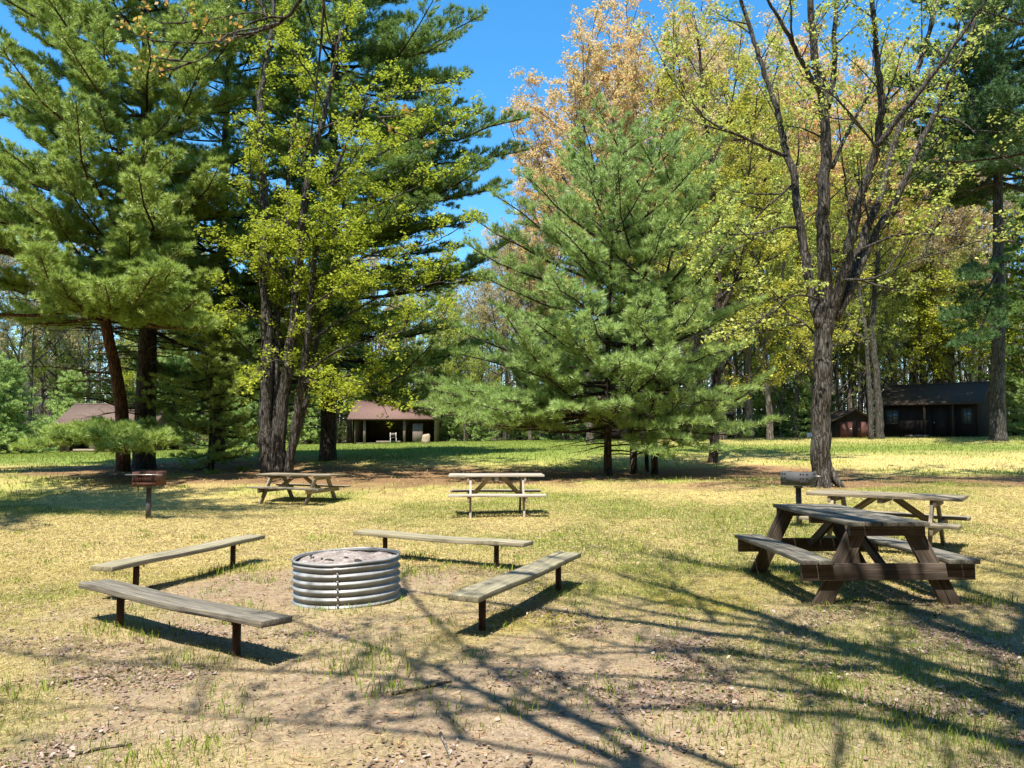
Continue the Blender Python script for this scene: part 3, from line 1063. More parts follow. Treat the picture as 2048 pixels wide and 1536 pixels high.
def pine_meshes(seed, trunk, r0, z_low, reach, gap=.55, nb=5, fs=.3, needle=.14, nw=.012, k=9, dens=1.0, extra=(), skip=None, low_dead=0, elev=None, sides=12, flare=1.35):
    """trunk: local polyline; reach(h01)->branch length; extra: explicit boughs (height, tip point)"""
    rng = np.random.default_rng(seed)
    T = smooth_line(trunk, 6)
    H = T[-1][2]
    tm, bm_, fm = MB(), MB(), MB()
    hh = np.linspace(0, 1, len(T))
    rad = r0 * ((1 - hh) ** .8 * .93 + .03)
    rad[0] *= flare
    if len(T) > 3:
        rad[1] *= 1 + (flare - 1) * .25
    tm.tube(T, rad, sides, wob=.06, rng=rng)
    def trunk_at(z):
        i = np.clip(np.searchsorted(T[:, 2], z) - 1, 0, len(T) - 2)
        f = (z - T[i][2]) / (T[i + 1][2] - T[i][2] + 1e-9)
        return T[i] + (T[i + 1] - T[i]) * f
    boughs = []
    z = z_low
    az0 = rng.random() * 6.28
    while z < H - .25:
        h01 = (z - z_low) / (H - z_low)
        az0 += 1.1 + rng.random() * .8
        m = nb + int(rng.integers(-1, 2))
        for j in range(m):
            az = az0 + j * 2 * math.pi / m + rng.normal(0, .25)
            L = reach(h01) * (.35 + 1.1 * float(vnoise(A([az % 6.283 * 1.5]), A([z]), 1.1, seed)[0])) * rng.uniform(.8, 1.15)
            if skip and skip(z, az):
                continue
            el = (elev(h01) if elev else (.02 + .5 * h01 ** 1.8)) + rng.normal(0, .13)
            if L < .15:
                continue
            t = np.linspace(0, 1, 7)
            side = rng.normal(0, .12) * L
            dh = A([math.cos(az), math.sin(az), 0])
            dp = A([-math.sin(az), math.cos(az), 0])
            upt = rng.uniform(.02, .22) * L
            P = trunk_at(z + rng.uniform(-.12, .12)) + dh * (L * math.cos(el) * t)[:, None] + dp * (side * t * t)[:, None] + A([0, 0, 1]) * (L * math.sin(el) * t - .10 * L * np.sin(math.pi * t) * (1 - h01) + upt * t ** 2.5)[:, None]
            boughs.append((P, L, .012 + .011 * L))
        z += gap * rng.uniform(.7, 1.3)
    for (z, tip, *rest) in extra:
        p0 = trunk_at(z)
        tip = A(tip, float)
        L = np.linalg.norm(tip - p0)
        bow = rest[0] if rest else -.08
        t = np.linspace(0, 1, 7)
        P = p0 + (tip - p0) * t[:, None] + A([0, 0, 1]) * (bow * L * np.sin(math.pi * t))[:, None]
        boughs.append((P, L, .012 + .011 * L))
    S, D, LN = [], [], []
    for (P, L, rb) in boughs:
        P = P + rng.normal(0, .02 * L, P.shape) * np.linspace(0, 1, 7)[:, None] * .6
        bm_.tube(P, np.linspace(rb, rb * .22, 7), 5, cap=False)
        f0 = fs * min(1, .5 + L / 8)
        n = max(3, int((1 - f0) * L / .15 * dens))
        t = f0 + (1 - f0) * (np.arange(n) + rng.random(n)) / n
        p, tg, _ = at_line(P, np.clip(t, 0, .999))
        sg = np.where(np.arange(n) % 2 == 0, 1, -1) * rng.uniform(.45, 1.2, n)
        lat = unit(np.cross(tg, A([0, 0, 1.0])))
        d = unit(tg * np.cos(sg)[:, None] + lat * np.sin(sg)[:, None] + A([0, 0, 1.0]) * rng.uniform(-.1, .45, n)[:, None])
        l = np.minimum(1.5, (.20 + .24 * L * (1.05 - t) ** .7)) * rng.uniform(.6, 1.2, n)
        S.append(p); D.append(d); LN.append(l)
        S.append(P[-1:]); D.append(unit(P[-1:] - P[-2:-1])); LN.append(A([.3]))
    S, D, LN = np.concatenate(S), np.concatenate(D), np.concatenate(LN)
    bm_.prisms(S, S + D * LN[:, None], .009, .003)
    cnt = np.maximum(1, (LN / .09 * dens).astype(int))
    idx = np.repeat(np.arange(len(S)), cnt)
    tau = rng.random(len(idx)) ** .75
    p = S[idx] + D[idx] * (LN[idx] * tau)[:, None]
    lat = unit(np.cross(D[idx], A([0, 0, 1.0])))
    sg = np.where(rng.random(len(idx)) < .5, 1, -1) * rng.uniform(.3, 1.1, len(idx))
    d2 = unit(D[idx] * np.cos(sg)[:, None] + lat * np.sin(sg)[:, None] + A([0, 0, 1.0]) * rng.uniform(0, .7, len(idx))[:, None])
    l2 = (.08 + .28 * LN[idx] * (1.05 - tau)) * rng.uniform(.6, 1.3, len(idx))
    e = p + d2 * l2[:, None]
    bm_.prisms(p, e, .004, .002)
    ax = unit(d2 + A([0, 0, .35]))
    ctr = A([T[len(T) // 2][0], T[len(T) // 2][1], 0])
    tufts(fm, rng, e, ax, k, needle, nw, 1.0, ctr)
    tufts(fm, rng, p + d2 * (l2 * .5)[:, None], ax, max(4, k - 3), needle, nw, 1.2, ctr)
    e0 = S + D * LN[:, None]
    tufts(fm, rng, e0, unit(D + A([0, 0, .3])), k + 3, needle * 1.05, nw, .9, ctr)
    # bare dead boughs below the living crown
    if low_dead:
        for _ in range(low_dead):
            z = rng.uniform(.35 * z_low, z_low * 1.6)
            az = rng.random() * 6.28
            L = rng.uniform(1.0, 3.6)
            t = np.linspace(0, 1, 6)
            P = trunk_at(z) + A([math.cos(az), math.sin(az), 0]) * (L * t)[:, None] + A([0, 0, 1]) * (L * (rng.uniform(-.05, .25) * t - .12 * t * t))[:, None] + rng.normal(0, .03, (6, 3)) * t[:, None]
            bm_.tube(P, np.linspace(.03, .006, 6), 5, cap=False)
            n = int(L * 5)
            q, tg, _ = at_line(P, rng.uniform(.25, .99, n))
            dd = spin(tg, rng.uniform(.4, 1.0, n), rng)
            bm_.prisms(q, q + dd * rng.uniform(.2, .8, n)[:, None], .006, .002)
    return tm, bm_, fm

def pine(name, label, loc, tri, bark, needle, group=None, cat="pine tree", rz=0):
    t = thing(name, label, cat, loc, rz, group)
    part("trunk", tri[0], M[bark], t, True)
    part("boughs", tri[1], M[bark], t)
    part("crown", tri[2], M[needle], t)
    return t

def decid_meshes(seed, limbs, sub_m=1.2, sub_len=1.6, twig_m=5, twig_len=.5, leaf_n=5, leaf=.07, t0=.25, up=.35, flat=.5, sides=8, wob=.08, leaf_zmin=-1e9, sag=0.0, twr=.006, thin=.0):
    """limbs: (points, r0, r1[, t0]); grows side branches, twigs and leaves on them"""
    rng = np.random.default_rng(seed)
    tm, bm_, fm = MB(), MB(), MB()
    SP, ST, SL = [], [], []
    for li in limbs:
        P0, ra, rb = li[0], li[1], li[2]
        lt0 = li[3] if len(li) > 3 else t0
        P = smooth_line(P0, 5)
        n = len(P)
        jit = rng.normal(0, .02, P.shape) * min(1, ra * 6)
        jit[0] = 0
        P = P + jit
        tm.tube(P, np.linspace(ra, rb, n) if ra < .14 or len(li) > 3 else np.linspace(ra, rb, n), sides if ra > .05 else 6, wob=wob, rng=rng)
        _, _, L = at_line(P, A([.5]))
        m = int(L * sub_m * (1 - lt0) + rng.random())
        if m:
            t = np.clip(lt0 + (1 - lt0) * (np.arange(m) + rng.random(m)) / m, 0, .995)
            p, tg, _ = at_line(P, t)
            d = unit(spin(tg, rng.uniform(.5, 1.15, m), rng) + A([0, 0, up]))
            l = sub_len * rng.uniform(.5, 1.3, m) * (1.15 - .55 * t)
            SP.append(p); ST.append(d); SL.append(l)
        SP.append(P[-1:]); ST.append(unit(P[-1:] - P[-3:-2])); SL.append(A([sub_len * .8]))
    SP, ST, SL = np.concatenate(SP), np.concatenate(ST), np.concatenate(SL)
    TP, TD, TL = [], [], []
    for p, d, l in zip(SP, ST, SL):
        t = np.linspace(0, 1, 5)
        cv = rng.normal(0, .16, 3) * l
        cv[2] += (.10 - sag) * l
        P = p + d * (l * t)[:, None] + cv * (t * t)[:, None] + rng.normal(0, .025, (5, 3)) * l * t[:, None]
        r = .008 + .0125 * l
        bm_.tube(P, np.linspace(r, r * .3, 5), 4, cap=False)
        m = max(2, int(l * twig_m))
        q, tg, _ = at_line(P, np.clip(.18 + .82 * (np.arange(m) + rng.random(m)) / m, 0, .999))
        TP.append(q)
        TD.append(unit(spin(tg, rng.uniform(.35, 1.0, m), rng) + A([0, 0, up * .6 - sag])))
        TL.append(twig_len * rng.uniform(.4, 1.3, m))
    TP, TD, TL = np.concatenate(TP), np.concatenate(TD), np.concatenate(TL)
    E = TP + TD * TL[:, None]
    bm_.prisms(TP, E, twr, twr * .4)
    # second order twiglets
    m = len(TP)
    i2 = np.repeat(np.arange(m), 2)
    q = TP[i2] + TD[i2] * (TL[i2] * rng.uniform(.3, .9, 2 * m))[:, None]
    d2 = unit(spin(TD[i2], rng.uniform(.4, .9, 2 * m), rng) + A([0, 0, up * .4]))
    e2 = q + d2 * (TL[i2] * rng.uniform(.3, .6, 2 * m))[:, None]
    bm_.prisms(q, e2, twr * .6, twr * .3)
    if leaf_n:
        ends = np.concatenate([E, e2])
        ends = ends[ends[:, 2] > leaf_zmin]
        if thin:
            ends = ends[rng.random(len(ends)) > thin]
        p = np.repeat(ends, leaf_n, 0)
        p = p + rng.normal(0, 1, p.shape) * A([.9, .9, .5]) * leaf * 1.25
        leaves(fm, rng, p, leaf, flat)
    return tm, bm_, fm

def decid(name, label, loc, tri, bark, leafm, group=None, cat="tree", rz=0):
    t = thing(name, label, cat, loc, rz, group)
    part("trunk", tri[0], M[bark], t, True)
    part("branches", tri[1], M[bark], t)
    if tri[2].n:
        part("crown", tri[2], M[leafm], t)
    return t

def px_limb(base, pts, d0, depth=0.0):
    """limb through photo pixels, leaning in depth as it rises; local to base"""
    out = []
    n = len(pts)
    for i, (u, y) in enumerate(pts):
        out.append(W(u, y, d0 + depth * i / max(1, n - 1)) - base)
    return np.array(out)

# ------------------------------------------------------------------ the big maple on the right
def big_maple():
    d = 19.0
    b = GP(1645, d)
    L = lambda pts, dep=0.0, d0=d: px_limb(b, pts, d0, dep)
    limbs = [
        (L([(1645, 985), (1645, 945), (1642, 870), (1642, 790), (1645, 720), (1649, 655), (1653, 610)]), .25, .205, 1.0),
        (L([(1640, 655), (1628, 600), (1612, 520), (1596, 420), (1586, 340), (1568, 290), (1552, 220), (1525, 130), (1498, 50), (1470, -40), (1440, -130)], 1.5), .135, .035, .35),
        (L([(1570, 312), (1530, 295), (1480, 272), (1430, 250), (1385, 215), (1350, 170)], -1.0, 19.6), .05, .012, .2),
        (L([(1594, 455), (1560, 455), (1525, 470), (1490, 490)], -1.2, 19.3), .04, .01, .2),
        (L([(1590, 365), (1550, 400), (1500, 445), (1450, 490)], -1.0, 19.5), .035, .008, .2),
        (L([(1655, 625), (1650, 540), (1645, 440), (1650, 350), (1652, 280), (1645, 200), (1632, 120), (1622, 40), (1612, -60), (1605, -170)], -.6), .185, .05, .35),
        (L([(1643, 190), (1618, 150), (1590, 95), (1560, 40), (1530, -10), (1500, -80)], -1.2, 18.6), .075, .02, .2),
        (L([(1655, 215), (1668, 140), (1668, 60), (1680, -40), (1690, -140)], .6, 18.7), .085, .03, .2),
        (L([(1664, 335), (1690, 275), (1708, 240), (1735, 190), (1745, 140)], 1.2, 19), .06, .015, .2),
        (L([(1662, 630), (1685, 555), (1708, 450), (1730, 365), (1755, 295), (1762, 210), (1756, 120), (1745, 20), (1740, -80)], -1.5), .14, .045, .3),
        (L([(1757, 292), (1790, 245), (1830, 195), (1880, 130), (1930, 60), (1985, -20), (2030, -90)], -1.0, 17.9), .075, .025, .2),
        (L([(1757, 300), (1715, 245), (1670, 195), (1635, 172)], -1.3, 17.9), .035, .01, .2),
        (L([(1668, 625), (1700, 555), (1735, 455), (1760, 395), (1788, 290), (1815, 215), (1835, 140), (1862, 50), (1885, -40), (1900, -120)], 1.6), .115, .035, .3),
        (L([(1672, 640), (1710, 560), (1755, 460), (1800, 385), (1840, 290), (1885, 195), (1930, 95), (1965, 0), (1995, -90)], .3), .105, .03, .3),
        (L([(1742, 460), (1715, 352), (1690, 372), (1675, 385)], .4, 19.2), .03, .01, .3),
        (L([(1870, 230), (1925, 245), (1985, 300), (2030, 330)], -1.5, 19), .03, .008, .2),
        (L([(1655, 690), (1690, 690), (1730, 680)], .8, 18.95), .03, .012, .2),
        (L([(1640, 600), (1600, 590), (1560, 605), (1520, 640)], -1.6, 19), .03, .008, .1),
        (L([(1690, 560), (1750, 555), (1830, 520), (1900, 500)], -1.5, 18.6), .035, .008, .1),
        (L([(1720, 500), (1800, 470), (1890, 470), (1990, 480)], -1.8, 18.6), .04, .008, .1),
        (L([(1640, 680), (1600, 640), (1560, 630), (1500, 650)], 1.4, 19.1), .03, .008, .1),
    ]
    m = decid_meshes(11, limbs, 1.9, 1.5, 5.5, .45, 7, .078, .25, .35, .6, 14, .07, thin=.1)
    # root flare
    rng = np.random.default_rng(2)
    for a in np.arange(6) * 1.05 + .3:
        m[0].tube([A([math.cos(a) * .16, math.sin(a) * .16, .55]), A([math.cos(a) * .27, math.sin(a) * .27, .2]), A([math.cos(a) * .42, math.sin(a) * .36, .02]), A([math.cos(a) * .5, math.sin(a) * .5, -.1])], [.02, .09, .08, .03], 8)
    decid("maple_tree", "tall maple with many spreading limbs and tiny new leaves behind the dark grill", b, m, 'bark_maple', 'leaf_pale')
big_maple()

# ------------------------------------------------------------------ the yellow-green maple clump on the left
def yellow_maple():
    d = 25.0
    b = GP(552, d)
    L = lambda pts, dep=0.0, d0=d: px_limb(b, pts, d0, dep)
    limbs = [
        (L([(536, 955), (530, 860), (533, 760), (534, 650), (527, 540), (531, 430), (520, 300), (522, 190), (540, 80), (550, 0)], .5), .25, .06, .3),
        (L([(556, 955), (560, 850), (575, 740), (590, 620), (602, 480), (612, 380), (640, 260), (665, 150), (680, 60)], -.4), .22, .05, .3),
        (L([(574, 955), (590, 860), (604, 760), (618, 640), (632, 500), (660, 380), (700, 270), (740, 190)], -1.0), .15, .03, .25),
        (L([(562, 955), (600, 850), (628, 720), (650, 600), (690, 480), (740, 400)], .8), .11, .03, .25),
        (L([(545, 955), (551, 840), (553, 700), (562, 560), (575, 420), (580, 300), (600, 190)], 1.2), .16, .04, .3),
        (L([(603, 760), (660, 710), (740, 680), (820, 660), (870, 640)], -1.6, 24.8), .05, .01, .15),
        (L([(612, 690), (680, 640), (770, 590), (850, 570), (905, 560)], -.5, 24.7), .05, .01, .1),
        (L([(625, 560), (690, 530), (770, 500), (850, 490), (895, 470)], -1.8, 24.6), .05, .01, .1),
        (L([(634, 490), (720, 430), (800, 390), (870, 360)], -.4, 24.5), .05, .01, .1),
        (L([(665, 370), (740, 320), (820, 280), (900, 250)], .4, 24.4), .045, .01, .1),
        (L([(640, 260), (720, 220), (790, 190), (860, 180)], .3, 24.6), .045, .01, .1),
        (L([(600, 640), (640, 600), (690, 570), (720, 560)], -2.4, 24.8), .04, .01, .1),
        (L([(592, 600), (560, 550), (520, 520), (480, 500)], -1.0, 24.8), .04, .01, .15),
        (L([(535, 650), (500, 620), (470, 620)], -1.2, 25), .03, .01, .2),
        (L([(585, 790), (610, 760), (650, 770), (680, 790)], -1.6, 24.8), .035, .008, .1),
        (L([(575, 740), (555, 720), (530, 730), (515, 745)], -1.8, 24.7), .035, .008, .1),
        (L([(604, 760), (640, 740), (700, 760), (760, 790)], -1.2, 24.7), .04, .008, .15),
        (L([(531, 430), (505, 380), (500, 320)], -1.0, 25.2), .04, .01, .2),
        (L([(610, 400), (680, 350), (720, 300)], -2.0, 24.7), .04, .01, .1),
        (L([(650, 220), (620, 150), (590, 110)], -1.5, 24.6), .03, .01, .1),
        (L([(600, 500), (660, 450), (700, 440)], -2.2, 24.7), .04, .01, .1),
        (L([(632, 500), (600, 450), (560, 440)], -1.7, 24.5), .035, .01, .1),
    ]
    m = decid_meshes(21, limbs, 2.5, 1.2, 8, .36, 9, .085, .16, .12, .9, 10, .09, leaf_zmin=1.6, sag=.12, thin=.08)
    decid("leafy_maple", "multi-stemmed maple clump covered in bright yellow green new leaves", b, m, 'bark_maple', 'leaf_yg')
yellow_maple()

# ------------------------------------------------------------------ left pine pair
def left_pines():
    b = GP(288, 28)
    T = px_limb(b, [(287, 950), (290, 860), (293, 760), (296, 640), (296, 480), (294, 320), (292, 160), (295, -60), (298, -360), (300, -560)], 28, .6)
    T[0][2] = -.3
    ex = lambda u, y, d: W(u, y, d) - b
    extra = [(6.0, ex(395, 640, 24.5)), (6.2, ex(330, 560, 23.6)), (6.8, ex(425, 560, 25)), (7.5, ex(250, 480, 23.5)),
             
             (8.5, ex(440, 340, 25)), (9.0, ex(480, 400, 27)), (10, ex(230, 330, 23.4)), (11.5, ex(400, 140, 24.5)), (12.5, ex(300, 60, 23.5)), (13, ex(470, 60, 25.5)),
             (9.8, ex(40, 180, 25.5), -.12), (10.5, ex(20, 80, 26)), (9.0, ex(60, 250, 27)), (12, ex(120, 40, 24.5)), (13, ex(60, -10, 26.5)), (11, ex(170, 130, 24))]
    m = pine_meshes(31, T, .43, 5.2, lambda h: 6.4 * (1 - h) ** .7 + .5, 1.0, 5, .36, .20, .022, 11, 1.5, extra, None, 44, None, 14)
    pine("pine_tree", "big dark-trunked pine on the left with long drooping lower boughs", b, m, 'bark_pine', 'needle_yel')
    b2 = GP(240, 26.5)
    T2 = px_limb(b2, [(246, 955), (246, 880), (242, 810), (231, 740), (216, 670), (207, 600), (212, 530), (228, 450), (238, 380), (238, 280), (230, 160), (215, 40), (205, -120)], 26.5, -.5)
    T2[0][2] = -.3
    ex2 = lambda u, y, d: W(u, y, d) - b2
    extra = [(1.7, ex2(305, 886, 21.6), -.03), (1.8, ex2(225, 874, 21.2), -.02), (1.6, ex2(140, 884, 21.6), -.04), (1.6, ex2(55, 898, 22.4), -.04), (1.5, ex2(260, 896, 21), -.05), (1.8, ex2(180, 880, 21.8), -.03), (1.6, ex2(100, 890, 22), -.03),
             (5.4, ex2(300, 560, 21.5)), (5.6, ex2(400, 610, 22)), (5.3, ex2(220, 570, 21.4)), (5.2, ex2(120, 560, 21.8)), (6.2, ex2(60, 470, 22)), (6.0, ex2(420, 650, 22.4)), (5.8, ex2(350, 540, 21.6)),
             (5.2, ex2(60, 530, 24)), (5.6, ex2(10, 480, 24.6)), (6.0, ex2(-40, 560, 25)), (5.5, ex2(150, 560, 23.3)), (6.6, ex2(110, 430, 23.6)), (5.8, ex2(360, 600, 24)),
             (7.5, ex2(20, 360, 24)), (7.0, ex2(140, 350, 23.4)), (8.0, ex2(-20, 330, 25)), (6.4, ex2(300, 520, 23)), (6.9, ex2(360, 500, 23.4)), (5.4, ex2(30, 640, 26)), (8.6, ex2(160, 270, 24)), (8, ex2(300, 300, 23.5))]
    m = pine_meshes(33, T2, .25, 5.8, lambda h: 5.0 * (1 - h) ** .7 + .4, 1.0, 5, .36, .20, .022, 11, 1.5, extra, None, 34, None, 12)
    pine("pine_tree", "pine with a reddish bowed trunk beside the big dark-trunked pine", b2, m, 'bark_red', 'needle_yel')
    # pine leaning its crown over the gap of sky, behind the maple clump
    b3 = GP(665, 31)
    T3 = px_limb(b3, [(655, 935), (658, 800), (660, 600), (664, 400), (668, 200), (672, 0), (676, -200), (678, -420)], 31, .5)
    T3[0][2] = -.3
    ex3 = lambda u, y, d: W(u, y, d) - b3
    extra = [(13.6, ex3(955, 30, 30), -.14), (13.2, ex3(900, 75, 29)), (10.6, ex3(1045, 240, 30.5), -.10), (10.4, ex3(960, 225, 29.5)), (9.6, ex3(1030, 300, 31), -.08), (9.2, ex3(1010, 370, 30), -.08), (9, ex3(930, 345, 29)),
             (8.0, ex3(945, 445, 31), -.05), (7.6, ex3(900, 440, 29.5)), (11.4, ex3(930, 150, 30.5)), (12.0, ex3(900, 150, 32)), (6.5, ex3(920, 540, 30.5)), (5.0, ex3(900, 650, 30)), (4.0, ex3(920, 710, 30.5)),
             (10.6, ex3(860, 290, 28)), (9.6, ex3(830, 320, 28)), (8.6, ex3(860, 400, 28)), (12.4, ex3(800, 140, 29)), (13.5, ex3(780, 60, 29)), (3.6, ex3(860, 780, 29), .1), (3.2, ex3(800, 800, 29), .1), (3.6, ex3(745, 806, 28.6), .05), (3.4, ex3(830, 826, 28.4), .05), (3.3, ex3(880, 842, 28), .04), (3.8, ex3(860, 800, 30), .05)]
    extra = [(float(np.clip(e[1][2] + .0 * np.linalg.norm(e[1][:2]), 2.8, 17)),) + tuple(e[1:]) for e in extra]
    m = pine_meshes(35, T3, .36, 3.6, lambda h: 5.6 * (1 - h) ** .6 + .5, .72, 6, .30, .20, .022, 11, 1.35, extra, None, 24, None, 12)
    pine("pine_tree", "tall dark pine behind the yellow green maple, boughs reaching into the blue sky", b3, m, 'bark_pine', 'needle_deep')
    b5 = A([-12.8, 11.6, gz(-12.8, 11.6)])
    m = pine_meshes(39, A([(0, 0, -.3), (.1, 0, 5), (0, .1, 11), (0, 0, 21)]), .3, 11.0, lambda h: 4.8 * (1 - h) ** .5 + .5, .8, 6, .12, .19, .022, 11, 1.0, (), None, 14, None, 10)
    pine("pine_tree", "tall pine beyond the left edge that shades the lawn below the bowed red trunk", b5, m, 'bark_pine', 'needle_yel')
    # filler pine further left / behind
    b4 = GP(435, 32)
    T4 = A([(0, 0, -.3), (.1, 0, 5), (0, .1, 11), (.1, 0, 17), (0, 0, 23)])
    m = pine_meshes(37, T4, .33, 3.2, lambda h: 5.2 * (1 - h) ** .5 + .5, .6, 5, .3, .2, .025, 11, .9, (), None, 22, None, 10)
    pine("pine_tree", "shaded dark pine standing between the left pine pair and the maple clump", b4, m, 'bark_pine', 'needle_deep')
    # young pines in shade
    for i, (u, dd, H, lab) in enumerate([(420, 26.5, 4.6, "small shaded young pine in front of the dark pine, left of the maple clump"), (428, 26.9, 3.6, "shorter thin-stemmed young pine touching the small shaded one")]):
        bb = GP(u, dd)
        m = pine_meshes(40 + i, A([(0, 0, -.1), (.03, 0, 1.5), (0, .03, 3), (.02, 0, H)]), .05, 1.5 if i == 0 else .35, (lambda h: 1.9 * (1 - h) ** .6 + .25) if i == 0 else (lambda h: 1.1 * (1 - h) + .2),   .36, 5, .25, .17, .018, 11, 1.0, [(.55, A([1.5, -.8, .6])), (.6, A([1.1, -1.0, .55])), (.5, A([.7, -.9, .5]))] if i == 1 else ())
        pine("young_pine", lab, bb, m, 'bark_pine', 'needle_yel', cat="young pine")
left_pines()

# ------------------------------------------------------------------ centre pine clump
def centre_pines():
    ex = lambda u, y, d, b: W(u, y, d) - b
    specs = [
        (1215, 24.0, 252, .15, 51, "tallest soft green pine of the middle clump, with the low bough over the lawn", 1245,
         [(1.9, (880, 800, 23.2)), (2.2, (860, 760, 24)), (2.6, (940, 780, 22.8)), (2.4, (1010, 800, 21.8)), (2.9, (930, 710, 24)), (3.2, (920, 665, 24.6)), (1.7, (1330, 860, 22)), (2.8, (1050, 740, 21.6)), (3.8, (1060, 640, 21.5)),
          (4.2, (1180, 640, 20.6)), (5.0, (970, 560, 23)), (5.6, (950, 500, 23.6)), (6.0, (955, 440, 24)), (6.4, (1000, 390, 23)), (5.0, (1100, 560, 21)), (6.3, (1120, 450, 21.4)), (7.2, (1050, 350, 23)), (2.2, (1120, 820, 21)), (2.0, (1240, 810, 21)), (7.6, (1170, 330, 22)), (3.2, (1240, 720, 20.8)), (1.5, (1000, 850, 22.5)), (2.0, (900, 830, 22)), (2.1, (850, 820, 23)), (1.9, (940, 850, 21.6)), (2.3, (890, 780, 22.4)), (2.0, (970, 815, 21.4))]),
        (1266, 24.6, 268, .14, 52, "straight middle stem of the soft green pine clump", 1325, [(4.5, (1300, 600, 21.4)), (6.0, (1330, 450, 22)), (3.0, (1320, 740, 21.6)), (2.0, (1370, 880, 22)), (1.6, (1300, 900, 22))]),
        (1308, 24.2, 350, .12, 53, "thin-stemmed soft green pine on the right of the middle clump", 1385,
         [(1.6, (1480, 870, 22.5)), (1.4, (1440, 900, 22)), (2.0, (1400, 850, 21.6)), (2.6, (1500, 780, 23)), (3.4, (1480, 690, 23)), (4.0, (1510, 600, 24)), (4.4, (1400, 620, 22)), (5.2, (1440, 520, 23)), (1.2, (1320, 915, 22.3)), (1.8, (1540, 850, 23.5)), (2.4, (1430, 800, 22))]),
        (1292, 25.6, 290, .08, 54, "slender rear stem of the soft green pine clump", 1170, []),
    ]
    for (u, d, ytop, r, seed, lab, utop, exs) in specs:
        b = GP(u, d)
        top = W(utop, ytop, d) - b
        T = A([(0, 0, -.2), (.0, 0, 1.2), top * A([.12, 1, 1]) * .35, top * A([.5, 1, 1]) * .65 * A([1, 1, 1]), top])
        H = top[2]
        m = pine_meshes(seed, T, r, 1.7, lambda h: 3.5 * (1 - h) ** .48 + .25, 1.22, 5, .32, .20, .018, 10, 1.2, [(z, ex(a, y, dd, b), -.05) for (z, (a, y, dd)) in exs], None, 10, lambda h: .15 + .6 * h ** 1.3, 10)
        pine("pine_tree", lab, b, m, 'bark_pine', 'needle_mid', "pines of the middle clump")
centre_pines()

# ------------------------------------------------------------------ right edge pine, olive maple, trees by the cabin
def auto_limbs(rng, H, r0, fork, n, spread, lean=0.0):
    """a forest tree: a tall stem and n rising limbs"""
    lx, ly = rng.normal(0, lean, 2)
    stem = A([(0, 0, -.3), (lx * .1, ly * .1, H * .12), (lx * .4 + rng.normal(0, .1), ly * .4, H * .4), (lx * .8, ly * .8 + rng.normal(0, .15), H * .7), (lx, ly, H)])
    limbs = [(stem, r0, r0 * .12, .5)]
    S = smooth_line(stem, 6)
    for i in range(n):
        t = fork + (1 - fork) * (i + rng.random() * .6) / n * .92
        p, tg, _ = at_line(S, A([t]))
        az = rng.random() * 6.28
        L = spread * (1.2 - .65 * (t - fork) / (1 - fork)) * rng.uniform(.7, 1.2)
        d = A([math.cos(az), math.sin(az), 0])
        q = [p[0], p[0] + d * L * .35 + A([0, 0, L * .35]), p[0] + d * L * .65 + A([0, 0, L * .8]), p[0] + d * L * .9 + A([0, 0, L * 1.25])]
        rr = r0 * (1 - t) * .65 + .02
        limbs.append((A(q), rr, rr * .25, .2))
    return limbs

